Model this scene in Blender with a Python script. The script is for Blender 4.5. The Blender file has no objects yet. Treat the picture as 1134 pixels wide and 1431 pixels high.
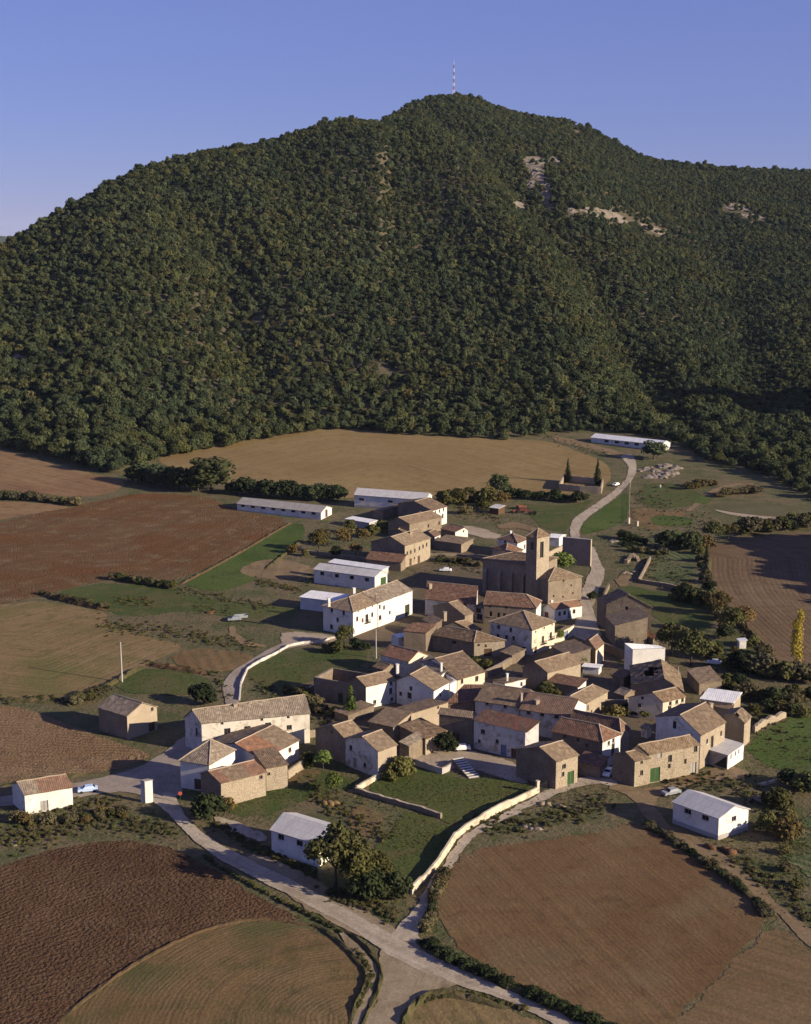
import bpy, bmesh, math, random
import numpy as np
from mathutils import Vector, Matrix
from mathutils.geometry import delaunay_2d_cdt, tessellate_polygon

random.seed(7); rng = np.random.default_rng(7)
S = bpy.context.scene
COL = S.collection

# ---------------------------------------------------------------- camera, sky, sun, exposure
FPX, PW, PH, HORIZ, CAMZ = 1900.0, 1134.0, 1431.0, 330.0, 115.0
TH = math.atan((PH/2-HORIZ)/FPX)
cam = bpy.data.cameras.new('camera'); cam.sensor_fit = 'VERTICAL'; cam.sensor_height = 36.0
cam.lens = 36.0*FPX/PH; cam.clip_start = 1.0; cam.clip_end = 60000.0
camo = bpy.data.objects.new('camera', cam); COL.objects.link(camo)
camo.location = (0, 0, CAMZ); camo.rotation_euler = (math.pi/2-TH, 0, 0); S.camera = camo
SUN_EL, SUN_AZ = math.radians(19.5), math.radians(114.0)
w = bpy.data.worlds.new('World'); S.world = w; w.use_nodes = True
nt = w.node_tree; bgn = nt.nodes['Background']
sky = nt.nodes.new('ShaderNodeTexSky'); sky.sky_type = 'NISHITA'; sky.sun_disc = False
sky.sun_elevation = SUN_EL; sky.sun_rotation = SUN_AZ; sky.altitude = 500; sky.air_density = 1.0; sky.dust_density = 0.0; sky.ozone_density = 5.0
tint = nt.nodes.new('ShaderNodeMix'); tint.data_type = 'RGBA'; tint.blend_type = 'MULTIPLY'; tint.inputs[0].default_value = 1.0
tint.inputs[7].default_value = (0.98, 0.86, 1.12, 1)
# the even violet blue of this clear evening sky, mixed half and half with the computed one
even = nt.nodes.new('ShaderNodeMix'); even.data_type = 'RGBA'; even.inputs[0].default_value = 0.56; even.inputs[7].default_value = (1.78, 1.98, 5.2, 1)
nt.links.new(sky.outputs[0], tint.inputs[6]); nt.links.new(tint.outputs[2], even.inputs[6]); nt.links.new(even.outputs[2], bgn.inputs[0]); bgn.inputs[1].default_value = 0.058
sl = bpy.data.lights.new('sun', 'SUN'); sl.energy = 5.0; sl.angle = math.radians(0.5); sl.color = (1.0, 0.855, 0.64)
so = bpy.data.objects.new('sun', sl); COL.objects.link(so)
SDIR = Vector((math.sin(SUN_AZ)*math.cos(SUN_EL), math.cos(SUN_AZ)*math.cos(SUN_EL), math.sin(SUN_EL)))
so.rotation_euler = (-SDIR).to_track_quat('-Z', 'Y').to_euler(); so.location = (300, -100, 400)
S.view_settings.view_transform = 'Standard'; S.view_settings.look = 'None'
S.view_settings.exposure = 0.88; S.view_settings.gamma = 1.0

# ---------------------------------------------------------------- lie of the land
CT, ST = math.cos(TH), math.sin(TH)
def ray(px, py):
    x = (px-PW/2)/FPX; y = -(py-PH/2)/FPX
    return np.array([x, CT+y*ST, -ST+y*CT])
def valley(y):
    return 5e-5*np.maximum(0.0, np.minimum(y, 1000)-430.0)**2
def unz(px, py, z):
    d = ray(px, py); t = (z-CAMZ)/d[2]; return d[0]*t, d[1]*t
RIDGE = [(-500, 470, 900), (-160, 405, 1060), (0, 347, 1200), (30, 330, 1230), (60, 312, 1260), (110, 285, 1300), (150, 262, 1340), (200, 238, 1380), (250, 226, 1420), (300, 214, 1460),
         (360, 206, 1500), (420, 191, 1560), (480, 174, 1620), (530, 173, 1680), (547, 165, 1800), (575, 146, 1900), (600, 138, 1950), (635, 135, 1990), (670, 142, 2010),
         (700, 155, 2030), (740, 165, 2050), (790, 171, 2060), (830, 185, 2070), (870, 208, 2080), (900, 222, 2100), (940, 230, 2130), (1000, 237, 2170),
         (1060, 240, 2220), (1134, 241, 2280), (1400, 245, 2400), (1800, 300, 2500)]
BASE = [(-500, 600), (0, 622), (60, 634), (130, 655), (165, 659), (215, 641), (330, 620), (440, 602), (480, 597), (560, 604), (700, 612), (760, 606),
        (830, 599), (930, 611), (1000, 645), (1070, 662), (1134, 690), (1300, 720), (1800, 720)]
AR, YR, ZR = [], [], []
for px, py, yr in RIDGE:
    d = ray(px, py); AR.append(d[0]/d[1]); YR.append(yr); ZR.append(CAMZ+d[2]/d[1]*yr)
AB, YB = [], []
for px, py in BASE:
    z = 8.0
    for _ in range(12):
        x, y = unz(px, py, z); z = float(valley(np.float64(y)))
    AB.append(x/y); YB.append(y)
def prof(a): return np.interp(a, AB, YB), np.interp(a, AR, YR), np.interp(a, AR, ZR)
def wav(x, y, s, k=0):
    return (np.sin(x/s*1.0+1.3*k+np.sin(y/s*0.7+k))+np.sin(y/s*1.1+2.1*k+0.6*np.sin(x/s*0.9-k))+np.sin((x+y)/s*0.63+k))/3.0
def terrain(x, y):
    x = np.asarray(x, float); y = np.asarray(y, float)
    a = x/np.maximum(y, 40.0); yb, yr, zr = prof(a)
    t = (y-yb)/(yr-yb); tc = np.clip(t, 0, 1)
    zb = valley(yb)
    s = 0.55*tc+0.45*(3*tc**2-2*tc**3)
    rt = np.clip((a-0.10)/0.18, 0, 1); s = s**(1+0.7*rt*rt*(3-2*rt))
    z = np.where(t <= 0, valley(y), zb+(zr-zb)*s)
    z = np.where(t > 1, zr-(y-yr)*0.22, z)
    m = np.clip(4*tc*(1-tc), 0, 1)**0.8*(t > 0)*(t < 1)
    z = z+m*(9*wav(x, y*0.55, 75, 1)+5*wav(x, y, 33, 2))
    # the gully that comes down from the notch in the skyline, and a spur on its left
    ac = np.interp(tc, [0.0, 0.35, 0.55, 0.8, 1.0], [0.20, 0.135, 0.085, 0.02, -0.012])
    z = z-m*26*np.exp(-((a-ac)/0.026)**2)+m*22*np.exp(-((a-ac+0.055)/0.035)**2)
    ac2 = np.interp(tc, [0.0, 0.5, 1.0], [-0.10, -0.13, -0.19]); z = z-m*13*np.exp(-((a-ac2)/0.025)**2)
    ac3 = np.interp(tc, [0.0, 0.5, 1.0], [0.27, 0.235, 0.19]); z = z-m*10*np.exp(-((a-ac3)/0.02)**2)
    z = np.maximum(z, -2.0)
    # hill that closes the valley on the right, outside the picture
    z = z+105*np.exp(-((x-435)/62.0)**2-((y-800)/95.0)**2)
    return z
def T(x, y): return float(terrain(x, y))
_TS = np.concatenate([np.arange(120, 1000, 3.0), np.arange(1000, 2600, 2.0)])
def gnd(px, py):
    """the point of the ground seen at a pixel of the photograph"""
    d = ray(px, py)
    if py < 645:
        x = d[0]/d[1]*_TS; z = CAMZ+d[2]/d[1]*_TS; h = terrain(x, _TS); k = np.where(z < h)[0]; i = k[0] if len(k) else int(np.argmin(z-h)); return float(x[i]), float(_TS[i]), float(h[i])
    z = 0.0
    for _ in range(25):
        x, y = unz(px, py, z); z2 = T(x, y)
        if abs(z2-z) < 0.005: break
        z = z2
    return x, y, T(x, y)
def up(px, py, h):
    """the point h metres above the ground seen at a pixel"""
    z = h
    for _ in range(25):
        x, y = unz(px, py, z); z2 = T(x, y)+h
        if abs(z2-z) < 0.005: break
        z = z2
    return np.array([x, y, T(x, y)])

# ---------------------------------------------------------------- node helpers and materials
def newmat(name):
    m = bpy.data.materials.new(name); m.use_nodes = True; n = m.node_tree; n.nodes.clear(); return m, n
class N:
    def __init__(s, n): s.n = n
    def node(s, typ, **kw):
        o = s.n.nodes.new(typ)
        for k, v in kw.items(): setattr(o, k, v)
        return o
    def put(s, sock, v):
        if v is None: return
        if hasattr(v, 'is_linked'): s.n.links.new(v, sock)
        elif isinstance(v, (tuple, list)): sock.default_value = tuple(v)+((1,) if len(v) == 3 and len(sock.default_value) == 4 else ())
        else: sock.default_value = v
    def pos(s): return s.node('ShaderNodeNewGeometry').outputs['Position']
    def obj(s): return s.node('ShaderNodeTexCoord').outputs['Object']
    def uv(s): return s.node('ShaderNodeTexCoord').outputs['UV']
    def attr(s, nm): return s.node('ShaderNodeAttribute', attribute_name=nm).outputs['Fac']
    def rnd(s): return s.node('ShaderNodeObjectInfo').outputs['Random']
    def math(s, op, a, b=None, c=None, clamp=False):
        o = s.node('ShaderNodeMath', operation=op, use_clamp=clamp); s.put(o.inputs[0], a); s.put(o.inputs[1], b)
        if c is not None: s.put(o.inputs[2], c)
        return o.outputs[0]
    def vmul(s, v, k):
        o = s.node('ShaderNodeVectorMath', operation='MULTIPLY'); s.put(o.inputs[0], v); o.inputs[1].default_value = k; return o.outputs[0]
    def noise(s, v, scale, det=4, rough=0.6, dist=0.0):
        o = s.node('ShaderNodeTexNoise'); s.put(o.inputs['Vector'], v); o.inputs['Scale'].default_value = scale
        o.inputs['Detail'].default_value = det; o.inputs['Roughness'].default_value = rough; o.inputs['Distortion'].default_value = dist
        return o.outputs['Fac']
    def voro(s, v, scale, out='Color', feat='F1'):
        o = s.node('ShaderNodeTexVoronoi', feature=feat); s.put(o.inputs['Vector'], v); o.inputs['Scale'].default_value = scale; return o.outputs[out]
    def mix(s, f, a, b, mode='MIX'):
        o = s.node('ShaderNodeMix', data_type='RGBA', blend_type=mode); s.put(o.inputs[0], f); s.put(o.inputs[6], a); s.put(o.inputs[7], b); return o.outputs[2]
    def ramp(s, f, lo, hi):
        o = s.node('ShaderNodeMapRange', clamp=True); s.put(o.inputs[0], f); o.inputs[1].default_value = lo; o.inputs[2].default_value = hi; return o.outputs[0]
    def bump(s, h, strength, dist, nrm=None):
        o = s.node('ShaderNodeBump'); s.put(o.inputs['Height'], h); o.inputs['Strength'].default_value = strength; o.inputs['Distance'].default_value = dist
        if nrm is not None: s.put(o.inputs['Normal'], nrm)
        return o.outputs[0]
    def out(s, col, rough=0.95, nrm=None, alpha=None, metal=0.0, trans=None, spec=0.2):
        b = s.node('ShaderNodeBsdfPrincipled'); s.put(b.inputs['Base Color'], col); s.put(b.inputs['Roughness'], rough); b.inputs['Metallic'].default_value = metal
        b.inputs['Specular IOR Level'].default_value = spec
        if nrm is not None: s.put(b.inputs['Normal'], nrm)
        sh = b.outputs[0]
        if trans is not None:
            t = s.node('ShaderNodeBsdfTranslucent'); s.put(t.inputs[0], col); mx = s.node('ShaderNodeMixShader'); mx.inputs[0].default_value = trans
            s.n.links.new(sh, mx.inputs[1]); s.n.links.new(t.outputs[0], mx.inputs[2]); sh = mx.outputs[0]
        if alpha is not None:
            t = s.node('ShaderNodeBsdfTransparent'); mx = s.node('ShaderNodeMixShader'); s.put(mx.inputs[0], alpha)
            s.n.links.new(t.outputs[0], mx.inputs[1]); s.n.links.new(sh, mx.inputs[2]); sh = mx.outputs[0]
        o = s.node('ShaderNodeOutputMaterial'); s.n.links.new(sh, o.inputs[0])

def mat_ground():
    m, n = newmat('ground'); q = N(n); p = q.pos()
    big = q.noise(p, 0.018, 4, 0.6); mid = q.noise(p, 0.11, 5, 0.65); fine = q.noise(p, 0.9, 4, 0.7)
    c = q.mix(q.ramp(mid, 0.38, 0.62), (0.060, 0.068, 0.022), (0.140, 0.105, 0.058))
    c = q.mix(q.math('MULTIPLY', q.ramp(big, 0.44, 0.62), 0.6), c, (0.052, 0.066, 0.020)); c = q.mix(q.math('MULTIPLY', q.ramp(q.noise(p, 0.05, 5, 0.7, 0.8), 0.50, 0.62), 0.8), c, (0.125, 0.092, 0.050))
    c = q.mix(q.ramp(fine, 0.55, 0.75), c, (0.16, 0.125, 0.07))
    c = q.mix(q.math('MULTIPLY', q.ramp(fine, 0.48, 0.3), 0.7), c, (0.035, 0.040, 0.016))
    c = q.mix(0.7, c, q.mix(q.ramp(q.noise(p, 2.6, 4, 0.8), 0.25, 0.75), (0.35, 0.35, 0.35), (1.6, 1.6, 1.6)), 'MULTIPLY')
    sx = q.node('ShaderNodeSeparateXYZ'); q.put(sx.inputs[0], p)
    ff = q.mix(q.ramp(q.noise(p, 0.25, 5, 0.7), 0.35, 0.65), (0.045, 0.042, 0.022), (0.115, 0.088, 0.055)); c = q.mix(q.ramp(sx.outputs[2], 9.0, 14.0), c, ff)
    q.out(c, 1.0, q.bump(q.math('ADD', fine, mid), 0.9, 0.5)); return m
def sheet_mat(name, c1, c2, c3=None, rows=0.0, rowamt=0.0, rowcol=0.35, clod=0.0, big=0.03, fine=1.1, ragged=0.5, bumpd=0.25, tint2=None, streak=0.0, grain=0.45):
    """a cultivated or trodden surface: two soil colours, rows along the 'row' coordinate, clods, ragged edges"""
    m, n = newmat(name); q = N(n); p = q.pos(); r = q.attr('row')
    nb = q.noise(p, big, 4, 0.6); nf = q.noise(p, fine, 5, 0.7); nm = q.noise(p, fine*0.22, 4, 0.6)
    c = q.mix(q.ramp(nb, 0.38, 0.64), c1, c2)
    if c3: c = q.mix(q.math('MULTIPLY', q.ramp(nm, 0.5, 0.68), 0.75), c, c3)
    if tint2: c = q.mix(q.ramp(q.noise(p, big*1.9, 3, 0.5), 0.52, 0.66), c, tint2)
    c = q.mix(grain, c, q.mix(q.ramp(q.noise(p, 2.0, 5, 0.8), 0.28, 0.72), (0.35, 0.35, 0.35), (1.6, 1.6, 1.6)), 'MULTIPLY')
    c = q.mix(0.45, c, q.mix(nf, (0.35, 0.35, 0.35), (1.5, 1.5, 1.5)), 'MULTIPLY')
    h = q.math('MULTIPLY', nf, 0.7)
    if streak:
        cx = q.node('ShaderNodeCombineXYZ'); q.put(cx.inputs[0], r); st = q.noise(cx.outputs[0], streak, 5, 0.75)
        c = q.mix(q.math('MULTIPLY', q.ramp(st, 0.40, 0.64), 0.55), c, q.mix(0.6, c, (0.03, 0.022, 0.014)))
        h = q.math('ADD', h, q.math('MULTIPLY', st, 0.5))
    if rows:
        wob = q.math('ADD', r, q.math('MULTIPLY', q.math('SUBTRACT', nm, 0.5), 1.4))
        sn = q.math('SINE', q.math('MULTIPLY', wob, 2*math.pi/rows)); sn = q.math('MULTIPLY_ADD', sn, 0.5, 0.5)
        br = q.ramp(q.noise(p, 0.10, 5, 0.7), 0.36, 0.64); sn = q.math('MULTIPLY', sn, q.math('MULTIPLY_ADD', br, 0.88, 0.12))
        h = q.math('ADD', h, q.math('MULTIPLY', sn, rowamt))
        c = q.mix(q.math('MULTIPLY', sn, rowcol), c, q.mix(0.5, c, (0.30, 0.23, 0.15)))
    if clod:
        v = q.voro(p, 1.6, 'Distance'); h = q.math('ADD', h, q.math('MULTIPLY', v, -clod)); v2 = q.noise(p, 2.2, 3, 0.8); h = q.math('ADD', h, q.math('MULTIPLY', v2, clod))
    c = q.mix(q.math('MULTIPLY', q.ramp(q.noise(p, 0.07, 5, 0.7, 1.0), 0.55, 0.66), 0.35), c, q.mix(0.5, c, (0.045, 0.036, 0.022)))
    al = None
    if ragged:
        e = q.math('ADD', q.attr('edge'), q.math('MULTIPLY', q.math('SUBTRACT', q.noise(p, 0.75, 4, 0.7), 0.56), 1.6*ragged))
        al = q.math('GREATER_THAN', e, 0.02)
    q.out(c, 1.0, q.bump(h, 1.0, bumpd), al, spec=0.05); return m

def mat_stone(name, a, b, dark=(0.10, 0.08, 0.06), sc=3.3):
    m, n = newmat(name); q = N(n); p = q.pos()
    v = q.node('ShaderNodeTexVoronoi', feature='F1'); q.put(v.inputs['Vector'], q.vmul(p, (1, 1, 1.7))); v.inputs['Scale'].default_value = sc
    sep = q.node('ShaderNodeSeparateColor'); q.put(sep.inputs[0], v.outputs['Color'])
    c = q.mix(sep.outputs[0], a, b)
    c = q.mix(q.math('MULTIPLY', q.ramp(q.noise(p, 0.35, 4, 0.65), 0.45, 0.7), 0.6), c, q.mix(0.5, b, (0.42, 0.36, 0.27)))
    c = q.mix(q.math('MULTIPLY', q.ramp(q.noise(q.vmul(p, (1, 1, 0.3)), 0.55, 4, 0.7), 0.52, 0.72), 0.65), c, dark)
    c = q.mix(q.math('MULTIPLY', q.ramp(v.outputs['Distance'], 0.30, 0.55), 0.45), c, dark)
    c = q.mix(q.math('MULTIPLY', q.rnd(), 0.20), c, (0.33, 0.27, 0.20))
    q.out(c, 0.95, q.bump(v.outputs['Distance'], 0.8, -0.10), spec=0.1); return m
def mat_plaster(name, a, b, patch=0.0, pc=(0.26, 0.22, 0.17)):
    m, n = newmat(name); q = N(n); p = q.pos()
    st = q.noise(q.vmul(p, (1, 1, 0.22)), 0.9, 4, 0.7); nb = q.noise(p, 0.33, 5, 0.65)
    c = q.mix(q.ramp(nb, 0.35, 0.7), a, b)
    c = q.mix(q.math('MULTIPLY', q.ramp(st, 0.5, 0.78), 0.45), c, q.mix(0.6, b, pc))
    if patch: c = q.mix(q.math('MULTIPLY', q.ramp(q.noise(p, 0.42, 5, 0.7, 0.6), 0.62-patch*0.2, 0.66-patch*0.1), 0.85), c, pc)
    q.out(c, 0.9, q.bump(q.noise(p, 3.0, 4, 0.7), 0.35, 0.08), spec=0.1); return m
def mat_tile(name, base, alt, lich, red=None, amt=0.5):
    """curved clay tiles: channels run down the slope (v), courses across it, lichen and replaced tiles in patches"""
    m, n = newmat(name); q = N(n); u = q.uv(); p = q.pos()
    sep = q.node('ShaderNodeSeparateXYZ'); q.put(sep.inputs[0], u)
    cell = q.node('ShaderNodeTexVoronoi', feature='F1'); q.put(cell.inputs['Vector'], q.vmul(u, (2.6, 1.3, 1))); cell.inputs['Scale'].default_value = 1.0
    sc = q.node('ShaderNodeSeparateColor'); q.put(sc.inputs[0], cell.outputs['Color'])
    c = q.mix(sc.outputs[0], base, alt)
    c = q.mix(q.math('MULTIPLY', q.ramp(q.noise(p, 0.5, 5, 0.7), 0.42, 0.68), amt), c, lich)
    if red: c = q.mix(q.math('MULTIPLY', q.ramp(q.noise(q.vmul(u, (1, 0.45, 1)), 0.5, 4, 0.75, 0.4), 0.47, 0.60), 0.85), c, red)
    str_ = q.noise(q.vmul(u, (2.2, 0.9, 1)), 1.0, 5, 0.8)
    c = q.mix(0.85, c, q.mix(q.ramp(str_, 0.25, 0.75), (0.15, 0.15, 0.15), (1.7, 1.62, 1.5)), 'MULTIPLY')
    c = q.mix(q.math('MULTIPLY', q.ramp(q.noise(p, 0.22, 4, 0.6), 0.5, 0.7), 0.35), c, (0.09, 0.065, 0.045))
    bl = q.noise(q.vmul(u, (1, 0.8, 1)), 0.75, 4, 0.75, 0.6)
    c = q.mix(0.7, c, q.mix(q.ramp(bl, 0.32, 0.68), (0.42, 0.40, 0.38), (1.45, 1.42, 1.36)), 'MULTIPLY')
    wob = q.math('ADD', sep.outputs[0], q.math('MULTIPLY', q.noise(p, 0.8, 2), 0.35))
    ch = q.math('MULTIPLY_ADD', q.math('SINE', q.math('MULTIPLY', wob, 2*math.pi/0.42)), 0.5, 0.5)
    rw = q.math('FRACT', q.math('MULTIPLY', sep.outputs[1], 1/0.45))
    h = q.math('ADD', q.math('MULTIPLY', ch, 0.4), q.math('ADD', q.math('MULTIPLY', rw, 0.25), q.math('MULTIPLY', q.noise(p, 2.5, 3, 0.7), 0.9)))
    c = q.mix(q.math('MULTIPLY', q.math('SUBTRACT', 1.0, ch), 0.14), c, (0.06, 0.045, 0.035))
    c = q.mix(q.math('MULTIPLY', q.rnd(), 0.25), c, (0.27, 0.215, 0.16))
    q.out(c, 0.95, q.bump(h, 0.9, 0.13), spec=0.1); return m
def mat_sheet(name, a, b, rough=0.7):
    m, n = newmat(name); q = N(n); u = q.uv(); p = q.pos()
    sep = q.node('ShaderNodeSeparateXYZ'); q.put(sep.inputs[0], u)
    ch = q.math('MULTIPLY_ADD', q.math('SINE', q.math('MULTIPLY', sep.outputs[0], 2*math.pi/0.5)), 0.5, 0.5)
    br = q.node('ShaderNodeTexBrick'); q.put(br.inputs['Vector'], q.vmul(u, (1, 1, 1))); br.inputs['Scale'].default_value = 1.0; br.inputs['Brick Width'].default_value = 1.15; br.inputs['Row Height'].default_value = 1.9
    br.inputs['Mortar Size'].default_value = 0.03; br.inputs['Color1'].default_value = (1, 1, 1, 1); br.inputs['Color2'].default_value = (0.86, 0.86, 0.86, 1); br.inputs['Mortar'].default_value = (0.62, 0.62, 0.62, 1)
    c = q.mix(q.ramp(q.noise(q.vmul(u, (1.2, 0.18, 1)), 0.8, 5, 0.7), 0.35, 0.7), a, b)
    c = q.mix(1.0, c, br.outputs[0], 'MULTIPLY')
    q.out(c, rough, q.bump(ch, 0.5, 0.06), spec=0.25); return m
def mat_plain(name, c, rough=0.8, var=0.25, metal=0.0):
    m, n = newmat(name); q = N(n); p = q.obj()
    cc = q.mix(q.ramp(q.noise(p, 1.7, 4, 0.7), 0.3, 0.75), c, tuple(x*(1-var) for x in c)); q.out(cc, rough, None, metal=metal); return m
def mat_leaf(name, a, b, c3=None, trans=0.12, patchy=0.8):
    m, n = newmat(name); q = N(n)
    r = q.rnd(); t = q.attr('tint')
    c = q.mix(t, a, b)
    if c3: c = q.mix(q.math('MULTIPLY', q.ramp(r, 0.55, 1.0), 0.9), c, c3)
    pn = q.noise(q.pos(), 0.014, 4, 0.6); c = q.mix(q.math('MULTIPLY', q.ramp(pn, 0.46, 0.64), patchy), c, q.mix(1.0, c, (1.16, 1.06, 0.84), 'MULTIPLY')); c = q.mix(q.math('MULTIPLY', q.ramp(pn, 0.48, 0.34), patchy), c, q.mix(1.0, c, (0.62, 0.74, 0.80), 'MULTIPLY'))
    hv = q.node('ShaderNodeHueSaturation'); q.put(hv.inputs['Color'], c); q.put(hv.inputs['Value'], q.math('MULTIPLY_ADD', q.math('FRACT', q.math('MULTIPLY', r, 17.3)), 0.8, 0.6))
    q.out(hv.outputs[0], 0.9, None, trans=trans, spec=0.1); return m

M = {}
M['ground'] = mat_ground()
M['stone'] = mat_stone('rubble_stone', (0.165, 0.125, 0.088), (0.275, 0.215, 0.155))
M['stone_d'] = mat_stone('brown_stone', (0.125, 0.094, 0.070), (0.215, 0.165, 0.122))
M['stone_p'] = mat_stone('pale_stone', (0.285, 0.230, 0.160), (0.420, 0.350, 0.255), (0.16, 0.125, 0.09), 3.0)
M['ashlar'] = mat_stone('church_stone', (0.205, 0.155, 0.115), (0.285, 0.220, 0.165), (0.12, 0.09, 0.07), 2.4)
M['white'] = mat_plaster('white_plaster', (0.62, 0.595, 0.56), (0.49, 0.46, 0.42), 0.25, (0.36, 0.32, 0.275))
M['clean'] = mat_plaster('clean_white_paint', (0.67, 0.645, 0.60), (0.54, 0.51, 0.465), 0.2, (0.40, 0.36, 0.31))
M['ashlar_sun'] = mat_stone('sunlit_church_stone', (0.340, 0.275, 0.195), (0.450, 0.375, 0.275), (0.20, 0.16, 0.115), 2.4)  # church stone lightened in colour for the sunlit face of the bell tower
M['cream'] = mat_plaster('cream_plaster', (0.58, 0.51, 0.40), (0.46, 0.39, 0.30), 0.18)
M['lime'] = mat_plaster('limewash', (0.60, 0.56, 0.48), (0.48, 0.435, 0.36), 0.3, (0.33, 0.28, 0.22))
M['old'] = mat_plaster('old_plaster', (0.56, 0.53, 0.49), (0.42, 0.38, 0.33), 0.5, (0.26, 0.215, 0.165))
M['tan'] = mat_plaster('tan_plaster', (0.34, 0.275, 0.20), (0.27, 0.215, 0.155), 0.3)
M['concrete'] = mat_plaster('concrete', (0.38, 0.35, 0.32), (0.29, 0.265, 0.24))
M['fronton'] = mat_plaster('fronton_plaster', (0.27, 0.205, 0.165), (0.21, 0.16, 0.125), 0.2, (0.15, 0.115, 0.09))
M['tile'] = mat_tile('clay_tile', (0.132, 0.090, 0.061), (0.228, 0.164, 0.112), (0.188, 0.156, 0.116))
M['tile_t'] = mat_tile('tan_tile', (0.172, 0.124, 0.084), (0.264, 0.200, 0.140), (0.216, 0.180, 0.132))
M['tile_r'] = mat_tile('red_tile', (0.160, 0.078, 0.053), (0.248, 0.124, 0.080), (0.200, 0.132, 0.096), None, 0.4)
M['tile_m'] = mat_tile('brown_red_tile', (0.132, 0.072, 0.053), (0.200, 0.112, 0.080), (0.192, 0.136, 0.100), None, 0.45)
M['tile_o'] = mat_tile('orange_patched_tile', (0.176, 0.100, 0.068), (0.272, 0.168, 0.116), (0.240, 0.184, 0.136), (0.288, 0.092, 0.056), 0.4)
M['tile_n'] = mat_tile('new_orange_tile', (0.272, 0.124, 0.068), (0.304, 0.152, 0.088), (0.264, 0.136, 0.080), None, 0.2)
M['tile_g'] = mat_tile('grey_tile', (0.160, 0.132, 0.108), (0.296, 0.252, 0.208), (0.264, 0.228, 0.184))
M['fibro'] = mat_sheet('fibre_cement', (0.52, 0.50, 0.48), (0.43, 0.41, 0.385))
M['fibro_w'] = mat_sheet('pale_fibre_cement', (0.74, 0.73, 0.72), (0.64, 0.63, 0.61))
M['fibro_g'] = mat_sheet('grey_fibre_cement', (0.33, 0.305, 0.28), (0.25, 0.225, 0.20))
M['glass'] = mat_plain('dark_pane', (0.022, 0.022, 0.026), 0.25, 0.5)
M['frame'] = mat_plain('window_frame', (0.20, 0.16, 0.12), 0.7)
M['green'] = mat_plain('green_door', (0.030, 0.080, 0.022), 0.6, 0.3)
M['brown'] = mat_plain('brown_door', (0.10, 0.055, 0.033), 0.7, 0.4)
M['dgreen'] = mat_plain('dark_green_door', (0.03, 0.042, 0.026), 0.6, 0.4)
M['blue'] = mat_plain('blue_door', (0.13, 0.19, 0.34), 0.6, 0.3)
M['grey'] = mat_plain('grey_door', (0.33, 0.31, 0.29), 0.7, 0.3)
M['maroon'] = mat_plain('maroon_shutter', (0.16, 0.06, 0.045), 0.7, 0.3)
M['iron'] = mat_plain('iron', (0.05, 0.045, 0.045), 0.6, 0.3)
M['bark'] = mat_plain('bark', (0.085, 0.062, 0.045), 0.95, 0.5)
M['mortar'] = mat_plaster('lime_mortar', (0.36, 0.29, 0.215), (0.27, 0.215, 0.16))

# ---------------------------------------------------------------- object helpers
def mesh_obj(name, verts, faces, mats, parent=None, midx=None, smooth=False):
    me = bpy.data.meshes.new(name); me.from_pydata([tuple(v) for v in verts], [], faces)
    for m in (mats if isinstance(mats, (list, tuple)) else [mats]): me.materials.append(m)
    if midx is not None: me.polygons.foreach_set('material_index', midx)
    if smooth: me.polygons.foreach_set('use_smooth', [True]*len(me.polygons))
    o = bpy.data.objects.new(name, me); COL.objects.link(o)
    if parent is not None: o.parent = parent
    return o
def bm_obj(name, bm, mats, parent=None, smooth=False):
    me = bpy.data.meshes.new(name); bm.normal_update(); bm.to_mesh(me); bm.free()
    for m in (mats if isinstance(mats, (list, tuple)) else [mats]): me.materials.append(m)
    if smooth: me.polygons.foreach_set('use_smooth', [True]*len(me.polygons))
    o = bpy.data.objects.new(name, me); COL.objects.link(o)
    if parent is not None: o.parent = parent
    return o
def tag(o, label=None, cat=None, group=None, kind=None):
    if label: o['label'] = label
    if cat: o['category'] = cat
    if group: o['group'] = group
    if kind: o['kind'] = kind
    return o
def empty(name, loc):
    o = bpy.data.objects.new(name, None); o.empty_display_size = 0.5; o.location = loc; COL.objects.link(o); return o
def box_bm(bm, c, sx, sy, sz, rz=0.0, mi=0):
    """box standing on c"""
    m = Matrix.Translation((c[0], c[1], c[2]+sz/2)) @ Matrix.Rotation(rz, 4, 'Z') @ Matrix.Diagonal((sx, sy, sz, 1))
    r = bmesh.ops.create_cube(bm, size=1.0, matrix=m)
    fs = set()
    for v in r['verts']:
        for f in v.link_faces: fs.add(f)
    for f in fs: f.material_index = mi
    return r['verts']
def cyl_bm(bm, a, b, r1, r2, seg=8, mi=0):
    a = Vector(a); b = Vector(b); d = b-a
    m = Matrix.Translation((a+b)/2) @ d.to_track_quat('Z', 'Y').to_matrix().to_4x4()
    r = bmesh.ops.create_cone(bm, cap_ends=True, segments=seg, radius1=r1, radius2=r2, depth=d.length, matrix=m)
    for v in r['verts']:
        for f in v.link_faces: f.material_index = mi

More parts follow.
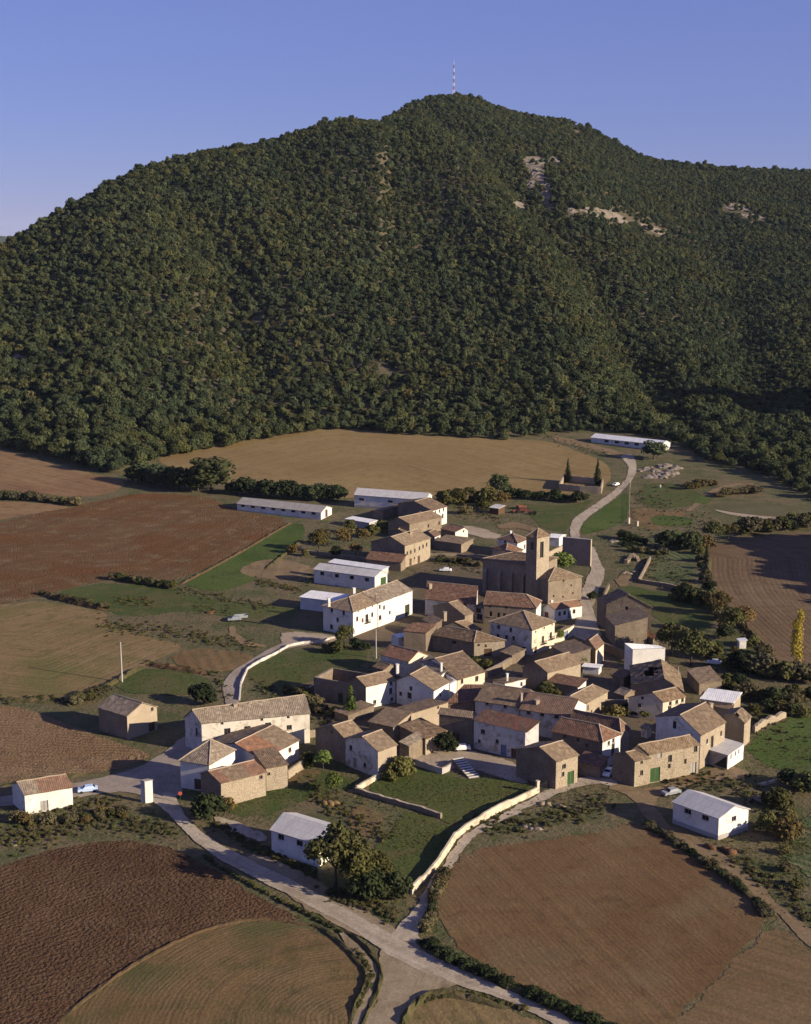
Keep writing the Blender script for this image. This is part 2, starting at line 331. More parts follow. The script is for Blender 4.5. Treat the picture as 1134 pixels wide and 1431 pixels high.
# ---------------------------------------------------------------- ground sheet
def build_ground():
    A = np.concatenate([np.linspace(-1.6, -0.42, 40, endpoint=False), np.linspace(-0.42, 0.42, 250, endpoint=False), np.linspace(0.42, 1.6, 40)])
    Y = np.concatenate([np.arange(15, 900, 6.0), np.arange(900, 2450, 14.0), np.geomspace(2450, 24000, 26)])
    yy, aa = np.meshgrid(Y, A, indexing='ij'); xx = aa*yy; zz = terrain(xx, yy)
    nr, nc = yy.shape; V = np.stack([xx, yy, zz], -1).reshape(-1, 3)
    i = np.arange(nr*nc).reshape(nr, nc); F = np.stack([i[:-1, :-1], i[:-1, 1:], i[1:, 1:], i[1:, :-1]], -1).reshape(-1, 4)
    me = bpy.data.meshes.new('ground'); me.from_pydata(V.tolist(), [], F.tolist()); me.materials.append(M['ground'])
    me.polygons.foreach_set('use_smooth', [True]*len(me.polygons))
    o = bpy.data.objects.new('ground', me); COL.objects.link(o); tag(o, kind='structure')
build_ground()
def build_far_hills():
    X = np.linspace(-9000, 4000, 160); rows = []
    prof_h = [0, 0.5, 0.85, 1.0, 0.8, 0.3, -0.1]; V = []
    for k, ph in enumerate(prof_h):
        for x in X:
            hh = 195+50*math.sin(x/900.0+1)+30*math.sin(x/310.0)+14*math.sin(x/120.0+k)
            V.append((x, 6500+k*420, max(-1.5, -3+hh*ph+(8*math.sin(x/150.0+k*2)))))
    n = len(X); F = [(r*n+i, r*n+i+1, (r+1)*n+i+1, (r+1)*n+i) for r in range(len(prof_h)-1) for i in range(n-1)]
    m, nn = newmat('far_woodland'); q = N(nn); q.out(q.mix(q.noise(q.pos(), 0.01, 4), (0.035, 0.048, 0.028), (0.085, 0.08, 0.05)), 1.0)
    tag(mesh_obj('far_hills', V, F, m, smooth=True), kind='structure')
build_far_hills()

# ---------------------------------------------------------------- sheets lying on the ground
def inpoly(X, Y, P):
    ins = np.zeros(X.shape, bool); n = len(P)
    for i in range(n):
        x1, y1 = P[i]; x2, y2 = P[(i+1) % n]
        if y1 == y2: continue
        c = ((y1 > Y) != (y2 > Y)) & (X < (x2-x1)*(Y-y1)/(y2-y1)+x1); ins ^= c
    return ins
def dpoly(X, Y, P, closed=True):
    D = np.full(X.shape, 1e9); n = len(P)
    for i in range(n if closed else n-1):
        x1, y1 = P[i]; x2, y2 = P[(i+1) % n]; dx, dy = x2-x1, y2-y1; L = dx*dx+dy*dy+1e-9
        t = np.clip(((X-x1)*dx+(Y-y1)*dy)/L, 0, 1); D = np.minimum(D, np.hypot(X-x1-t*dx, Y-y1-t*dy))
    return D
def smoothp(P, closed=True):
    """Chaikin corner cutting, once"""
    Q = []; n = len(P)
    for i in range(n if closed else n-1):
        a, b = np.array(P[i]), np.array(P[(i+1) % n]); Q += [a*0.75+b*0.25, a*0.25+b*0.75]
    if not closed: Q = [np.array(P[0])]+Q+[np.array(P[-1])]
    return Q
NSH = [0]
def sheet(name, pts, mat, layer=1, step=4.0, jit=0.35, row=None, smooth=2, fade=1.6):
    """pts: outline as seen in the photograph, laid onto the ground at its own place and size"""
    P = [np.array(gnd(*p)[:2]) for p in pts]
    for _ in range(smooth): P = smoothp(P)
    Q = []
    for i in range(len(P)):
        a, b = P[i], P[(i+1) % len(P)]; L = np.hypot(*(b-a)); k = max(1, int(L/2.2))
        for j in range(k): Q.append(a+(b-a)*j/k+(rng.normal(0, jit, 2) if jit else 0))
    P = np.array(Q); lo, hi = P.min(0), P.max(0)
    gx, gy = np.meshgrid(np.arange(lo[0], hi[0], step), np.arange(lo[1], hi[1], step)); gx = gx.ravel(); gy = gy.ravel()
    k = inpoly(gx, gy, P); gx, gy = gx[k], gy[k]; D = dpoly(gx, gy, P)
    # rings that carry the fade of the edge, then the inner grid
    k = D > fade*0.7; gx, gy, D = gx[k], gy[k], D[k]
    ring = []
    for dd in (fade,):
        for i in range(len(P)):
            a, b = P[i-1], P[(i+1) % len(P)]; t = b-a; nrm = np.array([-t[1], t[0]])/(np.hypot(*t)+1e-9)
            for s in (1, -1):
                c = P[i]+nrm*dd*s
                ring.append(c)
    ring = np.array(ring); kr = inpoly(ring[:, 0], ring[:, 1], P); ring = ring[kr]; kr = dpoly(ring[:, 0], ring[:, 1], P) > fade*0.75; ring = ring[kr]
    pts2 = [Vector(p) for p in P]+[Vector((x, y)) for x, y in zip(gx, gy)]+[Vector(r) for r in ring]
    nb = len(P)
    v, e, f, ov, oe, of = delaunay_2d_cdt(pts2, [], [list(range(nb))], 1, 1e-4)
    va = np.array([(q.x, q.y) for q in v]); d = np.minimum(1.0, dpoly(va[:, 0], va[:, 1], P)/fade); 
    NSH[0] += 1; z = terrain(va[:, 0], va[:, 1])+0.03*layer+0.0012*NSH[0]
    me = bpy.data.meshes.new(name); me.from_pydata([(a[0], a[1], b) for a, b in zip(va, z)], [], [tuple(q) for q in f]); me.materials.append(mat)
    at = me.attributes.new('edge', 'FLOAT', 'POINT'); at.data.foreach_set('value', d.astype(np.float32))
    if row is None: rr = va[:, 0]
    elif isinstance(row, (int, float)): rr = va[:, 0]*math.cos(row)+va[:, 1]*math.sin(row)
    else:
        L = [np.array(gnd(*p)[:2]) for p in row]
        for _ in range(2): L = smoothp(L, False)
        rr = dpoly(va[:, 0], va[:, 1], L, False)
    at = me.attributes.new('row', 'FLOAT', 'POINT'); at.data.foreach_set('value', np.asarray(rr, np.float32))
    if me.polygons and sum(p.normal.z for p in me.polygons) < 0: me.flip_normals()
    me.polygons.foreach_set('use_smooth', [True]*len(me.polygons))
    o = bpy.data.objects.new(name, me); COL.objects.link(o); tag(o, kind='structure'); return o

# fields, meadows, roads
_a, _b = gnd(903, 1152), gnd(1073, 1279); DRILL = math.atan2(_b[1]-_a[1], _b[0]-_a[0])+math.pi/2
R = {}
R['plough'] = sheet_mat('ploughed_brown_soil', (0.083, 0.046, 0.026), (0.108, 0.062, 0.034), (0.130, 0.078, 0.044), rows=1.2, rowamt=0.4, rowcol=0.18, clod=1.2, fine=0.9, bumpd=0.5)
R['fine'] = sheet_mat('harrowed_soil', (0.161, 0.107, 0.050), (0.137, 0.086, 0.039), (0.079, 0.071, 0.025), rows=0.8, rowamt=0.12, rowcol=0.24, bumpd=0.22, tint2=(0.086, 0.080, 0.029), streak=0.5)
R['right'] = sheet_mat('drilled_soil', (0.128, 0.075, 0.036), (0.163, 0.107, 0.053), (0.102, 0.058, 0.029), rows=0.9, rowamt=0.10, rowcol=0.10, bumpd=0.2, tint2=(0.152, 0.104, 0.056), streak=0.55)
R['right2'] = sheet_mat('combed_soil', (0.135, 0.090, 0.053), (0.165, 0.115, 0.068), (0.108, 0.068, 0.040), rows=1.7, rowamt=0.2, rowcol=0.2, bumpd=0.25, streak=0.2)
R['corner'] = sheet_mat('thin_stubble', (0.150, 0.098, 0.050), (0.178, 0.122, 0.064), (0.112, 0.082, 0.038), rows=1.4, rowamt=0.12, rowcol=0.12, bumpd=0.2, streak=0.5, ragged=1.2)
R['verge'] = sheet_mat('pale_verge', (0.300, 0.238, 0.158), (0.255, 0.195, 0.125), (0.190, 0.145, 0.088), fine=0.6, bumpd=0.12, ragged=0.8, streak=0.5, big=0.06)
R['swirl'] = sheet_mat('furrowed_soil', (0.210, 0.140, 0.078), (0.172, 0.105, 0.054), (0.120, 0.072, 0.042), rows=1.6, rowamt=0.8, rowcol=0.45, clod=0.6, bumpd=0.45)
R['red'] = sheet_mat('red_clay_soil', (0.161, 0.102, 0.054), (0.157, 0.080, 0.036), (0.215, 0.163, 0.097), rows=2.6, rowamt=0.3, rowcol=0.15, clod=1.3, big=0.02, fine=0.7, bumpd=0.6, tint2=(0.161, 0.075, 0.032), streak=0.12)
R['stub'] = sheet_mat('stubble', (0.250, 0.178, 0.079), (0.210, 0.142, 0.061), (0.166, 0.122, 0.050), rows=3.0, rowamt=0.2, rowcol=0.25, bumpd=0.2, streak=0.3, big=0.014)
R['stub2'] = sheet_mat('weedy_stubble', (0.220, 0.153, 0.077), (0.182, 0.128, 0.059), (0.108, 0.098, 0.036), rows=2.0, rowamt=0.2, rowcol=0.15, bumpd=0.25, streak=0.35, big=0.02, tint2=(0.137, 0.120, 0.045))
R['dry'] = sheet_mat('dry_striped_soil', (0.196, 0.112, 0.059), (0.240, 0.157, 0.081), (0.147, 0.086, 0.045), rows=4.0, rowamt=0.25, rowcol=0.3, bumpd=0.25, streak=0.2, big=0.02)
R['green'] = sheet_mat('green_meadow', (0.052, 0.072, 0.022), (0.072, 0.085, 0.030), (0.110, 0.092, 0.045), fine=0.8, bumpd=0.3, tint2=(0.085, 0.080, 0.034), grain=0.85, ragged=0.9)
R['olive'] = sheet_mat('autumn_meadow', (0.054, 0.072, 0.021), (0.074, 0.084, 0.028), (0.095, 0.076, 0.034), fine=0.8, bumpd=0.4, tint2=(0.058, 0.074, 0.022), grain=0.85, ragged=0.9)
R['lush'] = sheet_mat('lush_meadow', (0.055, 0.086, 0.022), (0.072, 0.100, 0.028), (0.085, 0.092, 0.034), fine=0.8, bumpd=0.3, tint2=(0.048, 0.074, 0.020), grain=0.85, ragged=0.8)
R['dull'] = sheet_mat('dull_crop', (0.080, 0.078, 0.040), (0.100, 0.090, 0.050), None, rows=2.2, rowamt=0.3, bumpd=0.2)
R['veg'] = sheet_mat('vegetable_rows', (0.050, 0.078, 0.030), (0.068, 0.086, 0.036), (0.080, 0.070, 0.034), rows=2.6, rowamt=0.6, rowcol=0.75, bumpd=0.4, ragged=0.9)
R['road'] = sheet_mat('gravel_road', (0.375, 0.312, 0.235), (0.430, 0.360, 0.275), (0.280, 0.225, 0.160), fine=0.5, bumpd=0.06, ragged=0.6, streak=0.6, big=0.08)
R['street'] = sheet_mat('worn_asphalt', (0.250, 0.210, 0.172), (0.300, 0.250, 0.205), (0.180, 0.148, 0.116), fine=0.4, bumpd=0.05, ragged=0.5, big=0.06)
R['dirt'] = sheet_mat('dirt_track', (0.235, 0.170, 0.100), (0.195, 0.138, 0.078), (0.140, 0.100, 0.056), fine=0.7, bumpd=0.15, ragged=0.7, streak=0.35, big=0.05)
R['sand'] = sheet_mat('pale_earth', (0.345, 0.285, 0.215), (0.285, 0.225, 0.165), (0.225, 0.175, 0.125), fine=0.6, bumpd=0.12, ragged=0.8, big=0.05)
R['yard'] = sheet_mat('trodden_earth', (0.135, 0.102, 0.070), (0.105, 0.084, 0.052), (0.070, 0.070, 0.030), fine=0.6, bumpd=0.2, ragged=0.8, big=0.05)
R['redearth'] = sheet_mat('bare_red_earth', (0.128, 0.082, 0.041), (0.166, 0.114, 0.059), (0.073, 0.071, 0.029), fine=0.5, bumpd=0.3, ragged=1.3, rows=3.4, rowamt=0.3, rowcol=0.1)

sheet('ploughed_field', [(-60, 1232), (0, 1212), (60, 1190), (130, 1177), (190, 1173), (245, 1186), (300, 1214), (370, 1260), (440, 1292), (476, 1314), (488, 1330), (470, 1318), (430, 1294), (390, 1285), (340, 1287), (280, 1301), (220, 1329), (150, 1371), (75, 1433), (0, 1490), (-90, 1520)], R['plough'], 2,
      row=[(-80, 1240), (60, 1188), (130, 1174), (190, 1170), (245, 1183), (300, 1210), (370, 1256), (500, 1322)])
sheet('furrowed_field', [(70, 1438), (150, 1372), (220, 1330), (280, 1302), (340, 1288), (390, 1286), (430, 1295), (470, 1318), (500, 1345), (511, 1362), (508, 1380), (496, 1404), (485, 1436), (470, 1500), (0, 1510)], R['fine'], 2,
      row=[(520, 1470), (500, 1440), (490, 1425)])
sheet('weedy_field', [(555, 1450), (566, 1426), (582, 1404), (602, 1391), (640, 1393), (690, 1403), (740, 1420), (790, 1442), (840, 1470), (800, 1520), (540, 1520)], R['stub2'], 2, row=0.4)
sheet('drilled_field', [(609, 1262), (611, 1240), (622, 1215), (650, 1193), (690, 1181), (740, 1176), (790, 1170), (840, 1160), (878, 1150), (903, 1153), (935, 1176), (981, 1204), (1030, 1240), (1068, 1275), (1070, 1290), (1030, 1335), (980, 1390), (930, 1440), (900, 1475), (870, 1440), (822, 1413), (750, 1387), (685, 1358), (643, 1330), (618, 1295)], R['right'], 2,
      row=DRILL)
sheet('stubble_field', [(1076, 1292), (1100, 1300), (1134, 1330), (1240, 1400), (1240, 1530), (890, 1520), (925, 1450), (980, 1393), (1035, 1336)], R['corner'], 2, row=1.0)
sheet('curved_field', [(-90, 975), (0, 984), (60, 998), (110, 1018), (160, 1037), (205, 1050), (212, 1058), (190, 1068), (150, 1078), (105, 1082), (60, 1086), (20, 1092), (-30, 1096), (-90, 1100)], R['swirl'], 2, row=[(-30, 1050), (120, 1064), (160, 1062)])
sheet('weedy_stubble_field', [(-90, 850), (0, 846), (53, 839), (100, 847), (153, 856), (147, 872), (205, 889), (258, 902), (244, 912), (203, 930), (173, 945), (147, 959), (126, 970), (88, 982), (0, 976), (-90, 965)], R['stub2'], 2, row=[(-90, 965), (88, 984), (126, 972), (173, 947), (250, 912)])
sheet('red_field', [(-90, 748), (0, 730), (60, 716), (130, 702), (190, 689), (240, 690), (296, 694), (331, 713), (370, 720), (409, 727), (365, 752), (321, 778), (280, 798), (240, 814), (160, 806), (110, 820), (60, 832), (0, 846), (-90, 858)], R['red'], 2, row=[(-90, 862), (0, 850), (60, 836), (150, 812), (240, 818), (321, 782), (415, 728)])
sheet('striped_field', [(-90, 614), (0, 628), (73, 649), (126, 661), (160, 668), (178, 676), (160, 688), (120, 696), (60, 691), (0, 687), (-90, 680)], R['dry'], 2, row=[(-90, 614), (0, 628), (73, 648), (180, 672)])
sheet('striped_field', [(-90, 697), (0, 701), (60, 703), (110, 708), (60, 716), (0, 727), (-90, 743)], R['dry'], 2, row=1.45)
sheet('stubble_field', [(213, 640), (268, 627), (332, 614), (392, 604), (462, 598), (500, 601), (560, 607), (640, 612), (730, 615), (770, 617), (805, 630), (845, 645), (856, 660), (850, 676), (838, 688), (800, 692), (700, 684), (640, 689), (600, 694), (540, 692), (480, 698), (420, 692), (330, 676), (290, 669), (240, 656)], R['stub'], 2, row=[(213, 634), (332, 608), (462, 592), (560, 601), (730, 609), (860, 640)])
sheet('meadow', [(409, 730), (428, 733), (427, 750), (399, 778), (370, 796), (353, 814), (321, 824), (296, 828), (250, 816), (285, 798), (321, 779), (365, 754)], R['lush'], 2)
sheet('meadow', [(70, 828), (150, 812), (235, 822), (300, 838), (380, 846), (420, 852), (400, 862), (330, 866), (260, 852), (180, 866), (110, 842)], R['green'], 1)
sheet('meadow', [(173, 941), (213, 933), (258, 939), (297, 948), (286, 966), (247, 973), (179, 969), (161, 961)], R['green'], 3)
sheet('tilled_plot', [(238, 918), (269, 904), (320, 909), (362, 917), (343, 933), (314, 941), (275, 935), (247, 930)], R['redearth'], 2, row=0.3)
sheet('walled_meadow', [(503, 1104), (535, 1076), (565, 1062), (620, 1080), (645, 1090), (700, 1086), (735, 1096), (748, 1101), (700, 1126), (650, 1149), (625, 1154), (612, 1142), (560, 1124)], R['olive'], 2)
sheet('walled_meadow', [(565, 1130), (612, 1146), (646, 1162), (628, 1185), (612, 1210), (574, 1246), (535, 1240), (515, 1195), (550, 1160)], R['olive'], 2)
sheet('meadow', [(310, 1132), (360, 1108), (430, 1072), (480, 1086), (500, 1092), (490, 1106), (440, 1112), (380, 1142), (330, 1142)], R['green'], 1)
sheet('bare_earth', [(395, 1090), (420, 1074), (455, 1082), (440, 1095), (410, 1104)], R['redearth'], 2, row=0.5)
sheet('bare_earth', [(500, 1120), (545, 1140), (530, 1160), (505, 1175), (480, 1150)], R['redearth'], 2, row=0.2)
sheet('ploughed_field', [(989, 765), (1008, 759), (1069, 750), (1111, 745), (1150, 742), (1260, 735), (1260, 970), (1150, 936), (1108, 930), (1080, 922), (1075, 910), (1052, 887), (1022, 858), (999, 830), (989, 800), (991, 780)], R['right2'], 2, row=[(991, 780), (989, 800), (999, 830), (1022, 858), (1075, 910), (1110, 932), (1260, 975)])
sheet('crop_field', [(992, 708), (1014, 702), (1055, 701), (1140, 711), (1240, 716), (1240, 730), (1134, 722), (1069, 722), (1025, 716)], R['dull'], 2, row=1.5)
sheet('vegetable_garden', [(908, 789), (940, 787), (977, 789), (974, 809), (949, 819), (903, 810)], R['veg'], 2, row=1.2)
sheet('vegetable_garden', [(931, 772), (960, 771), (984, 776), (980, 783), (920, 783)], R['veg'], 2, row=0.3)
sheet('vegetable_garden', [(1150, 1128), (1112, 1150), (1102, 1185), (1098, 1204), (1134, 1230), (1220, 1260), (1220, 1120)], R['veg'], 2, row=0.9)
sheet('meadow', [(1042, 1042), (1060, 1024), (1098, 1006), (1134, 985), (1220, 975), (1220, 1095), (1134, 1092), (1090, 1076), (1055, 1062)], R['lush'], 1)
sheet('meadow', [(724, 702), (760, 707), (800, 706), (838, 694), (815, 712), (799, 727), (795, 743), (765, 742), (748, 730), (735, 712)], R['green'], 1)
sheet('meadow', [(812, 750), (812, 733), (830, 719), (862, 696), (880, 684), (880, 728), (850, 740)], R['lush'], 1)
sheet('meadow', [(848, 838), (870, 815), (900, 822), (950, 832), (990, 850), (1000, 880), (960, 888), (915, 862)], R['green'], 1)
sheet('meadow', [(890, 680), (940, 672), (985, 690), (970, 706), (930, 712), (895, 705)], R['green'], 1)
sheet('bare_slope', [(884, 708), (930, 714), (965, 712), (950, 730), (920, 742), (890, 738), (882, 724)], R['redearth'], 2, row=0.1)
sheet('meadow', [(345, 935), (380, 918), (440, 905), (500, 905), (520, 920), (480, 945), (420, 955), (360, 965)], R['green'], 1)

sheet('village_yard', [(455, 893), (500, 890), (560, 852), (590, 800), (555, 790), (570, 765), (600, 745), (660, 765), (690, 780), (672, 850), (760, 890), (815, 870), (850, 908), (880, 950), (940, 960), (1000, 1000), (1050, 1050), (900, 1095), (800, 1097), (740, 1100), (700, 1080), (650, 1086), (570, 1062), (540, 1040), (460, 1020), (440, 985), (520, 960), (560, 925), (540, 905)], R['yard'], 1)
sheet('plaza', [(570, 1064), (598, 1040), (640, 1042), (668, 1052), (725, 1066), (742, 1090), (735, 1098), (690, 1085), (660, 1075), (640, 1073), (618, 1080), (595, 1072)], R['sand'], 2, jit=0.1)
sheet('road', [(205, 1114), (240, 1106), (250, 1122), (264, 1147), (300, 1177), (350, 1203), (445, 1248), (540, 1303), (590, 1330), (667, 1361), (750, 1398), (820, 1432), (880, 1465), (840, 1490), (780, 1433), (703, 1397), (632, 1376), (547, 1340), (491, 1298), (431, 1266), (350, 1224), (300, 1199), (262, 1167), (238, 1140), (215, 1122)], R['road'], 4, step=3, jit=0.12, row=[(205, 1114), (238, 1132), (282, 1170), (350, 1203), (445, 1248), (540, 1303), (667, 1361), (880, 1465)], fade=0.7)
sheet('road_verge', [(350, 1190), (400, 1208), (470, 1246), (545, 1296), (600, 1328), (590, 1350), (500, 1310), (400, 1250), (340, 1212)], R['verge'], 3, row=0.8, fade=0.7)
sheet('road', [(543, 1304), (575, 1277), (590, 1251), (607, 1223), (628, 1196), (640, 1173), (665, 1156), (710, 1135), (752, 1111), (775, 1099), (800, 1089), (832, 1083), (868, 1089), (860, 1101), (830, 1094), (800, 1103), (770, 1114), (730, 1134), (690, 1155), (667, 1168), (650, 1184), (639, 1202), (627, 1220), (612, 1237), (594, 1276), (584, 1300), (586, 1320), (560, 1316)], R['road'], 3, step=3, jit=0.2, row=[(545, 1303), (590, 1251), (640, 1173), (710, 1135), (832, 1083)], fade=0.7)
sheet('dirt_track', [(828, 1084), (870, 1096), (905, 1105), (960, 1086), (1000, 1070), (1045, 1074), (1048, 1088), (990, 1097), (935, 1102), (915, 1117), (930, 1150), (960, 1165), (1000, 1186), (1050, 1222), (1100, 1270), (1134, 1300), (1200, 1350), (1200, 1385), (1125, 1322), (1065, 1262), (1000, 1210), (940, 1172), (905, 1150), (885, 1117), (850, 1098)], R['dirt'], 2, row=[(905, 1150), (940, 1170), (1000, 1205), (1060, 1255), (1134, 1318), (1200, 1380)], fade=0.7)
sheet('bare_earth', [(930, 1092), (975, 1076), (1003, 1082), (990, 1093), (950, 1098)], R['redearth'], 3, row=0.4)
sheet('village_street', [(-60, 1132), (-60, 1120), (20, 1112), (100, 1096), (145, 1086), (185, 1077), (213, 1062), (235, 1048), (258, 1029), (300, 1000), (318, 990), (330, 992), (290, 1030), (262, 1060), (252, 1098), (258, 1112), (240, 1114), (215, 1122), (190, 1108), (150, 1107), (120, 1114), (60, 1124)], R['street'], 3, jit=0.15, fade=0.7)
sheet('lane', [(316, 988), (309, 959), (321, 940), (346, 925), (374, 908), (401, 897), (440, 893), (440, 901), (402, 906), (374, 921), (344, 938), (336, 958), (336, 984), (326, 996)], R['street'], 3, step=2.5, jit=0.1, fade=0.7)
sheet('sandy_yard', [(388, 893), (400, 882), (435, 884), (470, 889), (475, 898), (430, 902), (395, 903)], R['sand'], 2)
sheet('lane', [(796, 740), (801, 725), (819, 713), (850, 692), (875, 672), (879, 653), (874, 645), (866, 639), (876, 634), (886, 638), (891, 650), (887, 669), (862, 695), (828, 719), (812, 733), (809, 750), (816, 766), (800, 767), (797, 752)], R['road'], 3, step=3, jit=0.2, fade=0.7)
sheet('lane', [(827, 757), (837, 780), (847, 800), (842, 816), (834, 834), (828, 851), (836, 870), (842, 892), (835, 903), (800, 888), (788, 892), (803, 872), (811, 852), (811, 831), (820, 811), (827, 795), (824, 775)], R['road'], 3, step=3, jit=0.2, fade=0.7)
sheet('path', [(640, 734), (670, 737), (700, 747), (694, 756), (650, 746)], R['sand'], 3, fade=0.7)
sheet('path', [(694, 735), (715, 729), (730, 731), (757, 741), (765, 748), (752, 748), (735, 740), (715, 738), (700, 740)], R['dirt'], 3, fade=0.7)
sheet('path', [(956, 715), (970, 703), (985, 690), (1005, 680), (1036, 674), (1062, 677), (1036, 679), (1012, 683), (995, 692), (980, 705), (968, 715)], R['dirt'], 3, fade=0.7)
sheet('path', [(990, 710), (1025, 717), (1069, 722), (1140, 725), (1240, 728), (1240, 732), (1134, 729), (1069, 726), (1022, 721)], R['sand'], 3, jit=0.1, fade=0.7)
sheet('dirt_track', [(540, 1322), (600, 1348), (645, 1378), (602, 1385), (582, 1398), (563, 1430), (545, 1490), (490, 1490), (505, 1431), (524, 1396), (535, 1362), (526, 1336)], R['verge'], 3, row=[(575, 1340), (560, 1365), (545, 1400), (520, 1480)], fade=0.7)
sheet('dirt_track', [(470, 1292), (500, 1320), (523, 1343), (531, 1362), (520, 1392), (506, 1425), (498, 1470), (484, 1470), (496, 1405), (512, 1367), (503, 1348), (485, 1325)], R['verge'], 3, step=2.5, fade=0.5, jit=0.12)
sheet('dirt_track', [(318, 880), (326, 872), (332, 884), (345, 896), (375, 902), (372, 906), (338, 901), (324, 892)], R['dirt'], 2, fade=0.7)
sheet('dirt_track', [(305, 1140), (345, 1155), (375, 1165), (370, 1180), (330, 1165), (300, 1150)], R['road'], 2, fade=0.7)
sheet('bare_earth', [(330, 795), (380, 778), (435, 790), (440, 800), (400, 812), (345, 806)], R['dirt'], 1)

def bank(line, h, wd, mat):
    """a low earth bank along the edge of a field"""
    P = [np.array(gnd(*p)[:2]) for p in line]
    for _ in range(2): P = smoothp(P, False)
    Q = []
    for a, b in zip(P, P[1:]):
        k = max(1, int(np.hypot(*(b-a))/0.9)); Q += [a+(b-a)*i/k for i in range(k)]
    V = []; F = []; n = len(Q); E = []
    for i, q in enumerate(Q):
        t = Q[min(i+1, n-1)]-Q[max(i-1, 0)]; t = t/(np.hypot(*t)+1e-9); nr = np.array([-t[1], t[0]]); z = T(*q); f = min(1.0, i/4, (n-1-i)/4)
        for k, (o_, zz) in enumerate(((-1, -.1), (-.55, .62), (0, 1.0), (.5, .7), (1, -.1))):
            V.append((q[0]+nr[0]*wd*(o_+rng.normal(0, .1)), q[1]+nr[1]*wd*(o_+rng.normal(0, .1)), z+(h*zz*(1+rng.normal(0, .22))*f if zz > 0 else -.15)))
        if i: F += [(5*(i-1)+k, 5*(i-1)+k+1, 5*i+k+1, 5*i+k) for k in range(4)]
    o = mesh_obj('earth_bank', V, F, mat); bm = bmesh.new(); bm.from_mesh(o.data); bmesh.ops.recalc_face_normals(bm, faces=bm.faces[:])
    if sum(f.normal.z for f in bm.faces) < 0: bmesh.ops.reverse_faces(bm, faces=bm.faces[:])
    bm.to_mesh(o.data); bm.free(); tag(o, kind='structure')
R['bank'] = sheet_mat('weedy_bank', (0.060, 0.058, 0.024), (0.090, 0.072, 0.036), (0.120, 0.090, 0.050), ragged=0, fine=1.2, bumpd=0.4)
R['bankd'] = sheet_mat('earth_bank', (0.110, 0.066, 0.036), (0.085, 0.060, 0.032), (0.070, 0.062, 0.028), ragged=0, fine=1.2, bumpd=0.4)
for ln, h_, w_, mt in [([(438, 1291), (470, 1312), (503, 1346), (513, 1364), (508, 1384), (497, 1404), (488, 1436)], .5, .7, 'bank'), ([(478, 1298), (505, 1318), (524, 1338), (535, 1362), (525, 1394), (507, 1430), (498, 1460)], .5, .6, 'bank'),
    ([(903, 1151), (945, 1177), (985, 1204), (1035, 1241), (1076, 1281)], .9, 1.0, 'bank'), ([(585, 1322), (640, 1348), (720, 1386), (830, 1432), (880, 1455)], .7, .9, 'bank'), ([(85, 983), (128, 971), (148, 960), (175, 946), (203, 930)], .9, 1.2, 'bank'), ([(0, 978), (45, 980), (85, 984)], .8, 1.2, 'bank'),
    ([(57, 831), (100, 842), (153, 854)], 1.3, 1.5, 'bankd'), ([(203, 929), (250, 936), (297, 943)], 1.1, 1.3, 'bankd'), ([(991, 782), (988, 800), (998, 830), (1021, 859), (1052, 888), (1075, 912)], 1.1, 1.3, 'bank'), ([(560, 1440), (572, 1412), (598, 1390), (640, 1391), (720, 1412)], .8, 1.0, 'bank'), ([(250, 818), (321, 781), (370, 752), (409, 729)], .5, .9, 'bankd'),
    ([(430, 1293), (385, 1284), (340, 1286), (280, 1301), (220, 1329), (150, 1372), (75, 1433)], .35, .6, 'bankd'), ([(370, 797), (427, 752)], .6, 1.0, 'bank'), ([(0, 1098), (60, 1088), (150, 1080)], .5, .8, 'bank')]: bank(ln, h_, w_, R[mt])

sheet('dirt_track', [(868, 641), (850, 636), (830, 629), (790, 621), (768, 612), (778, 609), (800, 615), (850, 628), (880, 637)], R['dirt'], 2, step=3, fade=1.0)
sheet('vegetable_garden', [(962, 906), (998, 893), (1026, 904), (1016, 920), (985, 923)], R['veg'], 2, row=0.4)
sheet('vegetable_garden', [(905, 752), (945, 750), (990, 758), (970, 764), (915, 764)], R['veg'], 2, row=1.0)
sheet('garden_plot', [(862, 748), (885, 744), (900, 752), (885, 766), (868, 764)], R['lush'], 3, step=3, row=0.7)
sheet('garden_plot', [(915, 748), (955, 742), (965, 752), (930, 758)], R['lush'], 3, step=3, row=0.7)
sheet('garden_plot', [(868, 800), (885, 806), (884, 818), (866, 822), (858, 812)], R['dirt'], 3, step=3, row=0.7)
sheet('garden_plot', [(985, 690), (1000, 698), (985, 706), (965, 702)], R['lush'], 3, step=3, row=0.7)
sheet('garden_plot', [(905, 722), (940, 720), (975, 728), (960, 736), (915, 736)], R['lush'], 3, step=3, row=0.7)
sheet('garden_plot', [(1040, 905), (1068, 918), (1060, 930), (1030, 920)], R['lush'], 3, step=3, row=0.7)
sheet('garden_plot', [(990, 925), (1020, 925), (1010, 940), (985, 938)], R['veg'], 3, step=3, row=0.7)

